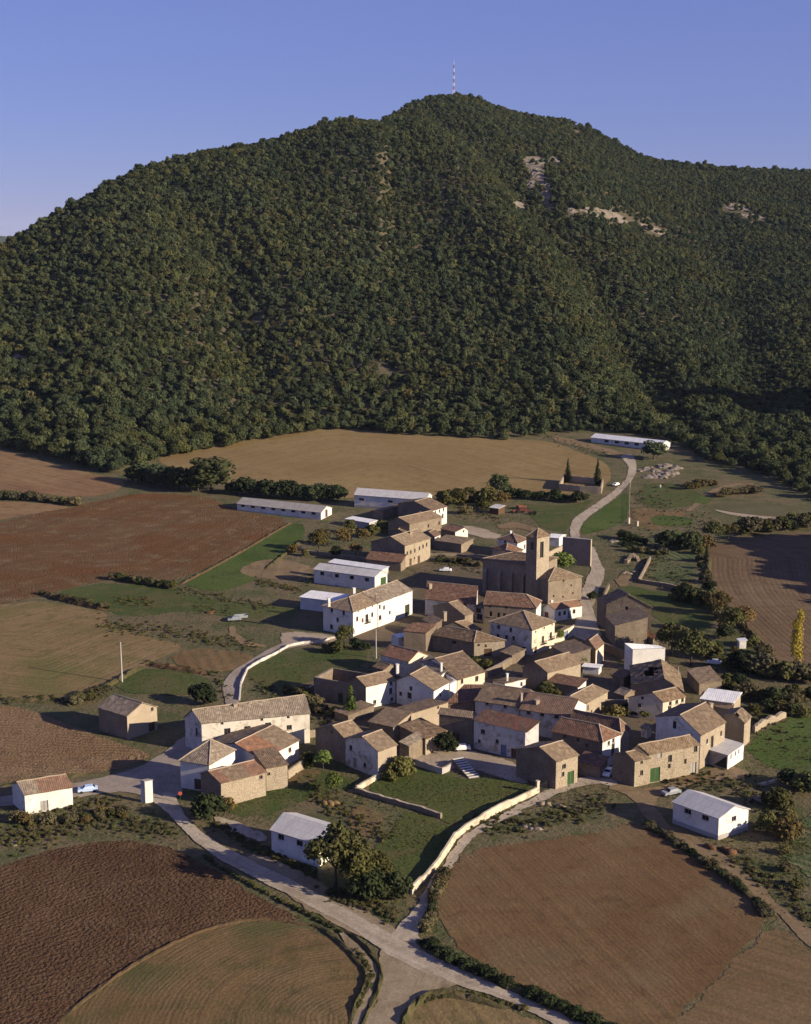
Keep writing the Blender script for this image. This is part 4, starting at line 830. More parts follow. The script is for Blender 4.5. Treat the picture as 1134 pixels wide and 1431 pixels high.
    if plinth:
        pv, pf, pm = [], [], []; off = 0.05
        cc = [l, n2, r, f]; ex = []
        for q in cc: ex.append(q*(1+off*1.6/np.hypot(*q)))
        for i in range(4): 
            a, b = ex[i], ex[(i+1) % 4]; k = len(pv); pv += [(*a, z0), (*b, z0), (*b, plinth), (*a, plinth)]; pf.append((k, k+1, k+2, k+3))
            a2, b2 = cc[i], cc[(i+1) % 4]; pv += [(*a2, plinth), (*b2, plinth)]; pf.append((k+3, k+2, k+5, k+4))
        mesh_obj('plinth', pv, pf, M['concrete'], root)
    for face, s, z, w_, h_, kind in items:
        p0, (e, nn, _) = (l, eL) if face == 'L' else (n2, eR)
        nm = {'window': 'window', 'door': 'door', 'gate': 'door', 'shutter': 'shutter', 'balcony': 'window'}[kind.split(':')[0]]
        col = kind.split(':')[1] if ':' in kind else {'window': 'glass', 'door': 'brown', 'gate': 'green', 'shutter': 'maroon', 'balcony': 'glass'}[kind]
        o = pane_obj(nm, p0, e, nn, s, z, w_, h_, [M[col], M['frame']], root, th, nm in ('window', 'door') and w_ > 0.6)
        if kind.startswith('gate'): o['label'] = 'wide %s door' % ({'green': 'green', 'dgreen': 'dark green', 'brown': 'brown', 'grey': 'grey'}.get(col, col))
        if kind == 'balcony':
            bm = bmesh.new(); ag = math.atan2(e[1], e[0]); q = p0+e*s+nn*0.42; box_bm(bm, (q[0], q[1], z-h_/2-0.14), w_+0.9, 0.80, 0.12, ag)
            for k in range(9):
                for dd in ((k/8-.5)*(w_+0.8),): q2 = p0+e*(s+dd)+nn*0.78; box_bm(bm, (q2[0], q2[1], z-h_/2-0.015), .05, .05, .9, ag)
            q2 = p0+e*s+nn*0.78; box_bm(bm, (q2[0], q2[1], z-h_/2+.88), w_+0.9, .07, .06, ag); bm_obj('balcony', bm, M['iron'], root)
        elif nm == 'window' and h > 4 and w_ >= 0.7:
            bm = bmesh.new(); q = p0+e*s+nn*0.06; box_bm(bm, (q[0], q[1], z-h_/2-0.12), w_+0.3, 0.24, 0.11, math.atan2(e[1], e[0])); bm_obj('sill', bm, M['mortar'] if wall not in ('white', 'clean') else M['white'], o)
    # roof
    if roof != 'none':
        RB = RoofB(sag); dz = 0.17
        def X3(q, z): return np.array([q[0], q[1], z+dz])
        rid = []
        pk = dict(patch=patch, skip=skip)
        def ext(a, d, k): v = a-d; return a+v/np.linalg.norm(v)*k
        if roof in ('gR', 'gL', 'hipN', 'hipB'):
            axis = 'R' if roof == 'gR' or (roof in ('hipN', 'hipB') and fparam == 'R') else 'L'
            # e1,e2 = near eave (N and the other end); f1,f2 = far eave
            if axis == 'R': e1, e2, f1, f2 = n2, r, l, f
            else: e1, e2, f1, f2 = n2, l, r, f
            m1 = e1+(f1-e1)*rf; m2 = e2+(f2-e2)*rf; ax = (m2-m1); La = np.hypot(*ax); ax = ax/La; W2 = np.hypot(*(f1-e1))/2
            h1 = min(W2*0.95, La*0.45) if roof in ('hipN', 'hipB') else 0; h2 = min(W2*0.95, La*0.45) if roof == 'hipB' else 0
            M1 = X3(m1+ax*h1, zE+rise); M2 = X3(m2-ax*h2, zE+rise)
            E1, E2, F1, F2 = X3(e1, zE), X3(e2, zE), X3(f1, zE), X3(f2, zE); a3 = np.array([ax[0], ax[1], 0])
            vg = 0.22
            if h1 == 0: M1b = M1-a3*vg
            else: M1b = M1
            M2b = M2+a3*vg if h2 == 0 else M2
            def crn(E, Mx, hip, sgn):
                q = ext(E, Mx, ov*(1.3 if hip else 1.0)); return q-a3*vg*sgn if not hip else q
            a_, b_ = crn(E1, M1, h1 > 0, 1), crn(E2, M2, h2 > 0, -1); c_, d_ = crn(F1, M1, h1 > 0, 1), crn(F2, M2, h2 > 0, -1)
            RB.quad(a_, b_, M2b, M1b, **pk); RB.quad(d_, c_, M1b, M2b)
            if h1: RB.quad(c_, a_, M1b, M1b); 
            if h2: RB.quad(b_, d_, M2b, M2b)
            rid = [[M1b, M2b]]
            if h1: rid += [[a_, M1b], [c_, M1b]]
            if h2: rid += [[b_, M2b], [d_, M2b]]
            if roof in ('hipN', 'hipB') and h2 == 0:   # the far end is a gable
                k0 = [*e2]; V2 = [(*e2, zE), (*f2, zE), (*(m2), zE+rise)]; mesh_obj('gable_wall', V2, [(0, 1, 2)], [wm[0]], root)
        elif roof == 'pyr':
            ap = n2+(r-n2)*fu+(l-n2)*fv; P = X3(ap, zE+rise); cs = [ext(X3(q, zE), P, ov*1.3) for q in (n2, r, f, l)]
            for i in range(4): RB.quad(cs[i], cs[(i+1) % 4], P, P)
            rid = [[q, P] for q in cs]
        else:  # plane
            qs = [X3(n2, hN), X3(r, hR), X3(f, hF), X3(l, hL)]; cen = sum(qs)/4; o_ = ov
            qs = [q+(q-cen)/np.linalg.norm((q-cen)[:2])*o_*1.2 for q in qs]
            if hi[0]+hi[1] <= hi[0]+hi[2]: RB.quad(qs[3], qs[0], qs[1], qs[2], **pk)    # slope faces the L side
            else: RB.quad(qs[0], qs[1], qs[2], qs[3], **pk)
        ro = RB.done('roof', [M[mat]]+[M[x] for x in patchm], root)
        if ridge and rid and mat.startswith('tile'):
            bm = bmesh.new()
            for seg in rid:
                a, b = np.array(seg[0]), np.array(seg[1]); k = max(1, int(np.linalg.norm(b-a)/1.5)); pts = []
                for i in range(k+1):
                    P = a+(b-a)*i/k; w_ = sag*(0.6*math.sin(P[0]*0.9+P[1]*0.7)+0.5*math.sin(P[0]*2.1-P[1]*1.7)+0.4*math.sin(P[1]*2.9+P[0]*0.4)); pts.append((P[0], P[1], P[2]+w_+0.03))
                ridge_bm(bm, pts, 0.13)
            bm_obj('ridge_tiles', bm, M['mortar'], ro)
        for ch in chim:
            px, py, sz, chh = ch[:4]; cm = ch[4] if len(ch) > 4 else 'tan'
            # base of the chimney: where the sight line through (px,py) meets the roof height
            zz = zE+rise*0.6 if roof != 'plane' else zE+max(hi)*0.5
            x, y = unz(px, py, g+zz); bm = bmesh.new(); box_bm(bm, (x-c[0], y-c[1], zz-1.0), sz, sz, chh+1.0, 0.4); box_bm(bm, (x-c[0], y-c[1], zz+chh), sz+0.2, sz+0.2, 0.12, 0.4)
            bm_obj('chimney', bm, M[cm], ro)
    root['base'] = [float(c[0]), float(c[1])]
    return root, c, g

W1 = (0.9, 1.1); W2_ = (1.0, 1.5)
def wins(face, pts, w_=0.9, h_=1.1, kind='window'): return [(face, x, y, w_, h_, kind) for x, y in pts]
# ---- back of the village
house('barn', 'long white barn with grey roof standing against the upper stubble field', 'barn', (596, 699), (495.5, 691.5), (604, 692.5), 5.6, 'gL', 2.0, wall='white', mat='fibro', plinth=1.3, sag=0.01,
      win=wins('L', [(505.3, 698), (545.5, 701)], 2.0, 1.0))
house('barn', 'very long low white barn with a row of eight small windows, at the red field', 'barn', (448.8, 716.5), (331.7, 704), (464, 709.5), 3.0, 'gL', 1.7, wall='white', mat='fibro_g', sag=0.01,
      win=wins('L', [(339.5, 704.5), (353.5, 706), (368, 708), (382, 709.3), (396, 711), (410, 712.5), (424, 714.5), (438.5, 716)], 1.8, 0.9)+[('R', 456.5, 716, 2.2, 2.8, 'gate:brown')])
house('shed', 'low flat roofed grey shed beside the autumn trees behind the white barns', 'shed', (516, 731), (483, 725.5), 5, 2.6, 'plane', wall='concrete', mat='fibro_w', sag=0.01, hi=(0, 0, .25, .25))
house('house', 'white fronted stone house with five small windows, hindmost in the village', 'house', (604.3, 713.8), None, (624.8, 708), 7.0, 'gR', 2.2, A=(580.2, 701), wall='stone_d', rwall='white', mat='tile',
      win=wins('R', [(609, 716), (614.5, 714), (620, 712)], 0.8, 1.1)+wins('R', [(619, 721)], 1.0, 1.6)+wins('R', [(611, 723)], .8, 1.1))
house('barn', 'narrow tan stone barn leaning on the hindmost white fronted house', 'barn', (535.6, 713.2), 6.0, (577, 702.5), 3.8, 'plane', wall='stone', mat='tile', hi=(0, -.9, 0, -.9), win=[('R', 569.5, 711, .9, 1.3)])
house('house', 'stone house with a chimney on its roof ridge, between two larger houses', 'house', (572.6, 732), None, (617.6, 722.3), 5.6, 'gR', 2.0, A=(557.6, 723.6), wall='stone', mat='tile', win=wins('R', [(599, 735), (614, 731)], .8, 1.2), chim=[(588, 720, .8, 1.2)])
house('shed', 'tiny tiled shed in the shade beside the big stone house', 'shed', (566, 744.5), (548, 741), (572, 740), 2.6, 'gR', .8, wall='stone_d', mat='tile_t')
house('house', 'big tall stone house with two rows of windows and a lean-to', 'house', (566.1, 762.8), (519, 757), (601.7, 751.8), 8.0, 'gR', 2.6, A=(544.4, 751.5), wall='stone', rwall='stone_p', mat='tile_t',
      win=wins('R', [(569.5, 773), (574.5, 771.5), (580, 769.5), (586.5, 766), (591.5, 763.5), (596.5, 761)], .8, 1.2)+[('R', 574, 784, 1.2, 2.4, 'door'), ('R', 585.5, 778, 1.3, 2.4, 'door'), ('R', 579.5, 780, .6, .8)]+wins('L', [(545, 774)], .6, .7), chim=[(574.5, 748, .8, 1.3)])
house('lean_to', 'low lean-to with reddish roof on the side of the big stone house', 'lean-to', (560.4, 786.5), (512.3, 782), 4.5, 3.2, 'plane', wall='stone_d', mat='tile_m', hi=(0, 0, 1.9, 1.9))
house('house', 'small red roofed house with a white gable facing the pale track', 'house', (636.6, 743.5), (616.7, 739), (654.2, 740.7), 3.2, 'gL', 1.2, A=(645, 736), wall='stone_d', rwall='white', mat='tile_r', win=[('R', 648, 742.5, .6, .8)])
house('barn', 'low stone barn with sunken tan roof facing the weedy square', 'barn', (645, 760.5), (607.9, 755.7), (661.7, 752.7), 3.4, 'plane', wall='stone_d', rwall='stone', mat='tile_t', hi=(0, 0, .8, .8))
house('shed', 'small square red tiled shed with a white end, behind the low stone barn', 'shed', (607.9, 750.5), (592, 744), (615.8, 747.2), 3.8, 'gR', 1.0, wall='stone_d', rwall='white', mat='tile_m')
# ---- white sheds on the left
house('barn', 'white barn with grey sheet roof, four windows and a green door', 'barn', (524, 806.4), (439, 795.5), (541.5, 801.5), 4.8, 'gL', 1.5, wall='white', mat='fibro', sag=0.01,
      win=wins('L', [(450.5, 801.5), (471, 804.5), (492, 807), (513, 810)], 1.4, 1.1)+[('R', 536, 812, 2.4, 3.4, 'gate:green')])
house('shed', 'white shed with a pale single slope roof behind the green doored barn', 'shed', (533.5, 797), (459.5, 786.5), (543, 792), 5.2, 'plane', wall='white', mat='fibro_w', sag=0.01, hi=(0, 0, .9, .9))
house('shed', 'low white shed with flat grey roof next to the long white house', 'shed', (472, 841), (419.8, 834.8), (487.5, 831.7), 3.8, 'plane', wall='white', mat='fibro_w', sag=0.01, hi=(0, 0, .2, .2))
house('house', 'white house with hipped roof, balcony and climbing plant by the sandy yard', 'house', (493.7, 855.4), (451.8, 846.6), (528, 842.8), 7.5, 'hipN', 2.3, fparam='R', wall='white', rwall='clean', mat='tile_t',
      win=wins('L', [(472, 866), (480.5, 855.5), (464, 852.5)], .8, 1.2)+[('L', 463.5, 876, 1.0, 1.3)]+wins('R', [(499.5, 865), (520.5, 859)], .9, 1.3)+[('R', 513, 864, 1.3, 2.2, 'balcony'), ('R', 507, 867, .9, 1.2, 'shutter')]+wins('R', [(501, 853.8), (511, 850.5), (521, 847.3)], .5, .5), chim=[(460, 843, .7, 1.5, 'white')])
house('house', 'white house with pale mottled roof, attached behind the hipped white house', 'house', (528.5, 842.6), 11.5, (576.6, 825.1), 7.6, 'gR', 2.3, wall='white', rwall='clean', mat='tile_g',
      win=wins('R', [(531, 848), (537, 849)], .8, 1.2)+[('R', 531.5, 863, 1.2, 1.3), ('R', 569.5, 843, 2.2, 3.2, 'gate:dgreen'), ('R', 545, 856, .8, 1.0)], chim=[(495, 829, .8, 1.6, 'white')])
# ---- centre, upper
house('house', 'broad house with long brown tiled roof, next to the dark square behind', 'house', (665, 844.5), (594.4, 837), None, 5.2, 'gL', 3.0, A=(667, 820), rf=.6, wall='old', mat='tile_m', win=wins('L', [(650, 846)], 1, 1), chim=[(601.5, 823, .9, 1.6, 'tan')])
house('house', 'stone house with red brown hipped roof in front of the church wall', 'house', (749.6, 849.6), (676.4, 844.3), (756.5, 840), 6.2, 'hipN', 2.8, rf=.5, wall='stone', rwall='white', mat='tile_m', F=None,
      win=wins('L', [(686, 858), (697, 859.5), (705, 860.5)], .8, 1.4)+wins('L', [(685, 847.5), (708, 849)], .6, .6))
house('house', 'tall house with four sided roof, grey front and sunny cream side', 'house', (743.9, 880.8), (685.6, 868.5), (775.5, 869.2), 7.4, 'pyr', 3.1, wall='old', rwall='cream', mat='tile', fu=.52, fv=.5,
      win=wins('L', [(696, 889), (708, 890.5), (718, 892), (697, 876), (714, 880)], .8, 1.1)+[('L', 725, 907, 1.2, 1.8, 'door'), ('L', 732, 908, 1.4, 1.6)]+wins('R', [(749, 883), (761, 877.5), (772, 871.5)], .5, .6)+[('R', 759, 894, 1.0, 1.9, 'balcony'), ('R', 770, 888, 1.0, 1.7, 'balcony'), ('R', 749, 901, 1.0, 1.9, 'door')], chim=[(732.5, 858, .8, .9, 'tan')])
house('annex', 'cream flat annex with a blue door at the end of the four roofed house', 'annex', (786, 882.5), (772, 886), (802.7, 873.6), 3.0, 'plane', wall='cream', mat='tile', hi=(0, 0, .2, .2), win=[('R', 792, 885, 1.6, 2.2, 'gate:blue')])
# ---- church
house('church', 'tall stone church nave with buttresses on its shaded side', 'church', (749, 792), (675, 781), 15, 11.0, 'hipB', 1.6, fparam='L', wall='ashlar', mat='tile')
CH = bpy.context.scene.objects
house('sacristy', 'square stone church annex with a hipped tiled roof and rubble walls', 'church annex', (766.7, 812.3), (749, 805.5), (813.4, 806.2), 7.6, 'pyr', 3.0, fu=.42, fv=.6, wall='ashlar', rwall='stone', mat='tile_t',
      win=wins('R', [(798.5, 818), (801, 829), (787, 834), (774, 833), (788, 810.5)], .5, .6))
house('bell_tower', 'square stone bell tower with a pointed tiled roof and open bell arch', 'tower', (750.8, 751.3), (735.8, 749.3), (768.2, 748.6), 21.0, 'pyr', 2.4, wall='ashlar', rwall='ashlar_sun', mat='tile',
      win=[('R', 757.5, 768, 1.3, 4.6), ('L', 744, 763, 1.0, 2.4)])
house('house', 'white house with maroon roof and white chimney behind the church', 'house', (723.5, 759.3), (696, 752.5), (737.6, 753.3), 5.6, 'pyr', 1.9, wall='white', mat='tile_m', win=[('R', 733.5, 764, 1.1, 1.5, 'shutter'), ('L', 706, 758, .9, 1.3)], chim=[(714, 748, .7, 1.6, 'white')])
house('house', 'small tan house with bright red four sided roof beside the church nave', 'house', (707.6, 770.5), (688.2, 765.3), (730.5, 768.2), 4.6, 'pyr', 1.9, wall='tan', mat='tile_r')
house('shed', 'small white shed with pale roof behind the bell tower', 'shed', (781.7, 752.3), (766.7, 751), (791, 747.6), 3.2, 'gL', .7, wall='white', mat='fibro_w', sag=.01)
house('fronton', 'tall bare pelota court wall beside the lane', 'court wall', (826.2, 755), (786.6, 751.2), 1.3, 9.6, 'plane', wall='fronton', rwall='mortar', mat='fibro_g', ov=.02, sag=0)
house('house', 'small white cottage with red roof and blue door below the church', 'cottage', (775.5, 852), None, (813.8, 846), 3.7, 'gR', 1.4, A=(766.7, 844.3), wall='white', rwall='clean', mat='tile_r',
      win=wins('R', [(782.5, 858), (789.5, 856.5), (802.5, 854.5)], .9, 1.2)+[('R', 796, 858, 1.0, 2.3, 'door:blue'), ('L', 764, 859, 1.2, 1.5, 'shutter')], chim=[(771, 845.5, .7, 1.5, 'white')])
# ---- right of the lane
house('barn', 'very tall stone barn with a shaded slate dark slope beside the lane', 'barn', (847.7, 844.6), (835, 837), (911, 848.6), 7.8, 'gL', 3.4, A=(876.8, 836.8), wall='stone_d', rwall='stone', mat='tile_t', win=[('R', 876, 850, .8, 1.0)])
house('barn', 'lower stone barn with one steep roof slope, in front of the tall barn', 'barn', (860, 875), (847, 861.3), 9.5, 6.0, 'plane', wall='stone_d', rwall='stone', mat='tile_t', hi=(0, 0, 2.2, 2.2))
house('lean_to', 'little lean-to with red tiles at the foot of the tall stone barn', 'lean-to', (913, 892.5), (899, 887), (921, 889), 2.3, 'plane', wall='stone_d', mat='tile_n', hi=(0, 0, .6, .6))
house('house', 'bright white modern house with aerials on its pale roof', 'house', (884.8, 907.9), (873.5, 899.5), (930, 906.2), 6.0, 'plane', wall='clean', mat='fibro_w', sag=0.01, hi=(0, 1.2, 0, .3), ov=.1)
house('ruined_house', 'ruined stone house with a big hole in its brown roof', 'ruin', (884.3, 957), (881.5, 930.5), (955, 966), 4.4, 'gL', 2.6, A=(931, 945.5), wall='stone_d', rwall='stone', mat='tile_t', sag=.12, skip=((.25, .55, .30, .85), (.45, .7, .55, .95)), ridge=False)
house('house', 'cream house with four small sunny windows behind the large stone house', 'house', (926.8, 981.2), (878.7, 974.8), (957.8, 973.8), 4.8, 'gR', 2.0, A=(912, 969.6), wall='cream', rwall='cream', mat='tile',
      win=wins('R', [(937, 983), (946, 981), (954, 978.5)], .8, .9)+[('R', 946, 989, .8, 1.7, 'door'), ('R', 936, 991, 1.0, 1.4), ('L', 894, 986, .7, .9), ('L', 898, 975.5, .6, .7)])
house('shed', 'shed with one slope of white sheeting behind the large stone house', 'shed', (1024, 982.5), (980, 977), (1035.7, 968.5), 4.0, 'plane', wall='stone_p', mat='fibro_w', sag=.02, hi=(0, 0, 1.2, 1.2))
house('lean_to', 'tan tiled lean-to below the white sheeted shed', 'lean-to', (1023, 992.5), (984, 984), (1024, 983.5), 2.9, 'plane', wall='stone', mat='tile', hi=(0, 0, .5, .5))
house('barn', 'low stone barn with a wide faded roof by the walnut tree', 'barn', (977.8, 955.3), (961, 936.5), (1009, 951.3), 3.0, 'plane', wall='stone', rwall='stone', mat='tile_t', hi=(0, 0.5, 0.2, .9))
house('house', 'large stone house with a white side wall and wide tiled roof', 'house', (979.6, 1027.3), (917.6, 1001.5), (1013.9, 1009), 8.0, 'gR', 2.6, A=(948, 1000.6), wall='white', rwall='stone_p', mat='tile',
      win=wins('R', [(988.5, 1036), (1008, 1025)], .7, 1.0)+[('R', 995.5, 1037, 1.1, 2.6), ('L', 943, 1013, 1.0, 1.6)], chim=[(994, 986, .7, .5, 'tan')])
house('barn', 'crumbling stone barn with sagging tiles at the end of the row', 'barn', (1040.7, 1010), (1013, 999), (1049.6, 1001.6), 6.0, 'gR', 1.2, wall='stone_d', rwall='stone_p', mat='tile_t', sag=.14, skip=((0, .35, .6, 1.0),), ridge=False)
house('garage', 'white garage with flat grey roof and a dark green gate', 'garage', (1017.6, 1056.2), (989.8, 1047.8), (1039.8, 1040.4), 3.3, 'plane', wall='white', rwall='clean', mat='fibro', sag=0, hi=(0, 0, .2, .2), ov=.12,
      win=[('L', 1004, 1060, 4.6, 2.7, 'gate:dgreen')]+wins('R', [(1022, 1055.5), (1028, 1051.5), (1033, 1047.5)], .5, 1.0))
house('house', 'front stone house with a bright green barn door and tan roof', 'house', (907.8, 1054.6), None, (977.8, 1041), 6.6, 'gR', 2.0, A=(893, 1041.3), wall='stone_d', rwall='stone_p', mat='tile',
      win=[('R', 916, 1078, 2.3, 2.9, 'gate:green'), ('R', 936.7, 1060, .9, 1.4), ('R', 935.5, 1070.5, .7, .9), ('R', 958, 1064, .6, 1.0), ('R', 972.5, 1046, .8, 1.2), ('R', 969.5, 1066, 1.4, 2.4, 'door:grey'), ('R', 922, 1055.5, 1.0, 1.0, 'shutter:grey')])
house('house', 'lower end house of brown stone joined to the green doored house', 'house', (887.6, 1063.5), (856.5, 1054), (907.6, 1059.5), 5.9, 'gR', 1.3, A=(873.5, 1053), wall='stone_d', rwall='stone_p', mat='tile', win=[('R', 897, 1065.5, .6, .6), ('R', 897, 1080, .7, 1.0)])
# ---- centre
house('house', 'small house with reddish gable roof at the lane corner below the cottage', 'house', (833, 908), (814.4, 898.5), (844.3, 899.2), 5.0, 'gR', 1.6, wall='stone', rwall='cream', mat='tile_m')
house('house', 'low house with tan single slope roof beside the lane corner house', 'house', (794, 915.5), (771, 903.3), (825.8, 906.3), 4.6, 'plane', wall='stone_d', mat='tile', hi=(0, 0, 1.3, 1.3))
house('house', 'stone house with sunny eave wall and big shadow over its roof corner', 'house', (765.5, 940), None, (812, 927), 5.2, 'gR', 2.2, A=(748.2, 925), wall='stone_d', rwall='stone_p', mat='tile')
house('shed', 'small shed with dark red sloping roof and a white end wall', 'shed', (808, 960), (766.7, 953), (819.6, 949.3), 2.9, 'plane', wall='stone_d', rwall='white', mat='tile_m', hi=(0, 0, 1.2, 1.2))
house('shed', 'low whitewashed shed in the shady yard behind the dark red roof', 'shed', (837, 934), (814.6, 931.8), (841, 929.5), 1.9, 'plane', wall='white', mat='fibro_w', sag=0)
house('annex', 'white annex with a slim chimney, between the two long tiled roofs', 'annex', (706, 955.5), 5, (735, 949), 3.0, 'plane', wall='white', mat='tile', hi=(0, -.6, 0, -.6), win=[('R', 729, 956, .6, 1.0)], chim=[(709, 951, .5, 1.8, 'white')])
house('house', 'narrow tan roofed house with a tall sunny stone side facing the garden', 'house', (819.6, 982.3), None, (849.6, 966), 4.6, 'gR', 1.5, A=(797.6, 973.3), wall='white', rwall='stone_p', mat='tile_t', win=[('R', 822, 989, .6, 1.3), ('R', 827, 995, .6, .9)])
house('house', 'long house with mottled brown roof, left half of the middle row', 'house', (726, 988), (664.4, 978.3), None, 6.0, 'gL', 2.6, A=(741, 965), rf=.5, wall='old', mat='tile', win=wins('L', [(681, 983), (706, 987)], .7, .6), chim=[(729, 977, .5, 1.4, 'tan')])
house('house', 'long house with brown roof and white gable, right half of the middle row', 'house', (796, 1001.8), (727.6, 990.6), None, 6.0, 'gL', 2.6, A=(808, 978), rf=.5, wall='old', rwall='clean', mat='tile_m', win=wins('L', [(739, 996), (758, 998.5), (778, 1001)], .9, .7), chim=[(751, 981, .9, .4, 'tan')])
house('house', 'low house with maroon roof half in shade, left of the middle row', 'house', (663, 981.8), (626, 981.5), None, 4.6, 'gL', 2.0, A=(686, 958), rf=.6, wall='stone_d', mat='tile_m')
house('house', 'white house with patchy red roof facing the sunny plaza', 'house', (734.4, 1023.5), (662.6, 1007), (753.4, 1008.4), 6.8, 'plane', wall='old', rwall='white', mat='tile_o', hi=(0, 0, 2.2, 2.2),
      win=[('L', 675, 1022.5, 1.0, 1.0), ('L', 680.5, 1024.5, 1.0, 1.0), ('L', 670, 1036, .7, .8), ('L', 704, 1047, 1.3, 2.3, 'door:blue'), ('L', 697, 1047.5, 1.0, 1.8), ('L', 710, 1052, 1.0, 2.0, 'door'), ('L', 718, 1055, 1.2, 2.0, 'door'), ('L', 695, 1036, .7, .9)])
house('house', 'shaded stone house with tan roof strip at the back of the plaza', 'house', (661, 1004.6), (614, 998.3), (664.7, 996), 7.0, 'plane', wall='stone_d', mat='tile_t', hi=(0, 0, .9, .9), win=[('L', 637, 1030, 1.6, 2.6, 'door')])
house('annex', 'small cream annex with one window, between the plaza house and the row', 'annex', (763, 1004), (737.6, 998.5), 4, 3.2, 'plane', wall='cream', mat='tile', hi=(0, 0, .3, .3), win=[('L', 757.5, 1009, .8, .9)])
house('barn', 'stone barn with tan gable roof and small green door by the gate pillars', 'barn', (777.6, 1064), (722, 1047), (808, 1054.7), 6.4, 'gR', 2.0, A=(753.8, 1045.4), wall='stone_d', rwall='stone_p', mat='tile_t',
      win=[('R', 798, 1079.5, 1.7, 2.7, 'gate:green'), ('R', 788.5, 1071, 1.0, .9), ('R', 787, 1082, .7, .9)])
house('house', 'hip roofed house with brown stone side and narrow white front', 'house', (842.4, 1036.3), (772.3, 1021.8), (867.5, 1025.6), 6.4, 'hipN', 2.3, wall='stone_d', rwall='clean', mat='tile_m',
      win=wins('R', [(851, 1038.5), (857.5, 1035)], .8, .9)+[('R', 850, 1051, 1.1, 3.0, 'balcony'), ('R', 857, 1048, 1.1, 2.8)]+wins('L', [(789, 1029), (808, 1034), (820, 1042)], .6, .8))
house('house', 'tan ended house with brown hipped roof behind the narrow white front', 'house', (867.8, 1022.2), (797, 1007.5), (879.6, 1017.5), 5.6, 'hipN', 2.2, wall='stone_d', rwall='tan', mat='tile_m')
house('lean_to', 'low lean-to with dark red roof joining the barn and the hip roofed house', 'lean-to', (838.5, 1071.5), (807.5, 1064.5), 4.0, 2.9, 'plane', wall='stone', mat='tile_m', hi=(0, 0, .8, .8))
house('house', 'house with white gable, dark quoins and broad tan roof in the middle', 'house', (606.5, 964.8), (554.5, 951), (627.7, 953), 6.0, 'gR', 2.4, A=(571.5, 944), wall='white', rwall='clean', mat='tile_t',
      win=[('L', 574.5, 962, .8, 1.0), ('L', 572.5, 972, 1.2, 1.4), ('L', 560, 969.5, .8, 1.0), ('R', 616, 971, .7, .9)], chim=[(555.5, 936.5, .7, 1.5, 'white')])
house('house', 'wide tan roofed house with sunny wall and dark windows, below the stone barn', 'house', (639.6, 950.3), None, (678, 939), 4.6, 'gR', 2.0, A=(608.4, 921), rf=.7, wall='white', rwall='cream', mat='tile', win=[('R', 646, 951, .8, 1.1), ('R', 666.5, 948.5, 1.0, 1.3)], chim=[(617, 936, .5, 1.8, 'white')])
house('terrace', 'white walled roof terrace between two tan roofs', 'terrace', (629, 956.5), (612, 944.5), (638.5, 951), 4.8, 'none', wall='white')
house('house', 'house with very pale mottled roof next to the white terrace', 'house', (613.5, 945.5), (589.5, 925), (626, 936), 5.0, 'plane', wall='white', mat='tile_g', hi=(0, 0, .6, .6))
house('house', 'house with glaring white front and dark stone side beside the little fir', 'house', (511.8, 959.5), None, (552.8, 950.5), 5.9, 'gR', 1.7, A=(499.4, 947), wall='stone_d', rwall='clean', mat='tile',
      win=[('R', 524, 981, .8, .9), ('R', 547, 955, .7, .8), ('R', 546.5, 965.5, .8, 1.4), ('R', 550, 965, .6, 1.2), ('R', 548, 977, .7, .8)])
house('ruined_barn', 'roofless stone barn with broken pale wall tops', 'ruin', (509, 958.5), (438.5, 946.3), 9.0, 5.6, 'none', wall='stone_d', win=[('L', 476, 978, 1.2, 2.2, 'door:dgreen')])
house('house', 'small house with orange red roof and tan gable near the lamp pole', 'house', (571.3, 924.5), (532.4, 914.5), (600.4, 916.3), 4.8, 'gL', 2.0, A=(583, 910.3), wall='old', rwall='cream', mat='tile_n', win=[('L', 549, 934, 1.6, 2.2, 'door')])
house('hut', 'tiny white hut with flat pitched roof in front of the stone barns', 'hut', (557, 891.4), (547.5, 888), (568, 889.2), 3.0, 'gR', .5, wall='clean', mat='fibro_w', sag=0, win=[('R', 564, 894, .5, .8)])
house('barn', 'stone barn with red brown single slope roof and pale verge', 'barn', (595.3, 884), (564.4, 882.3), (609.5, 873), 5.6, 'plane', wall='stone_d', mat='tile_m', hi=(0, 0, 1.6, 1.6))
house('barn', 'long stone barn with tan hipped roof and two square windows', 'barn', (663, 897), (601.4, 886.8), (706, 895.4), 4.5, 'hipN', 2.2, wall='stone_d', rwall='stone_p', mat='tile', win=[('L', 635, 897.5, 1.2, .9)]+wins('R', [(669, 901.5), (679, 902.5)], .6, .7)+[('R', 682, 916, 2.0, 2.0, 'door')])
house('house', 'gabled stone house with steep tan slope behind the long hipped barn', 'house', (650, 860.3), None, (661.4, 857), 5.0, 'gR', 2.4, A=(627.9, 842.8), wall='stone_d', rwall='stone', mat='tile_t')
house('house', 'small tan roofed house wedged between the long barn and the tall house', 'house', (658.8, 881.3), None, (672.5, 879), 4.2, 'gR', 2.2, A=(637, 869.5), wall='stone_d', mat='tile_t')
house('shed', 'small sunlit tan roof shed beside the red brown single slope barn', 'shed', (606, 873), (591, 866.3), (618, 866.5), 4.2, 'plane', wall='stone_d', mat='tile_t', hi=(0, 0, .9, .9), chim=[(622, 863, .9, 1.7, 'tan')])
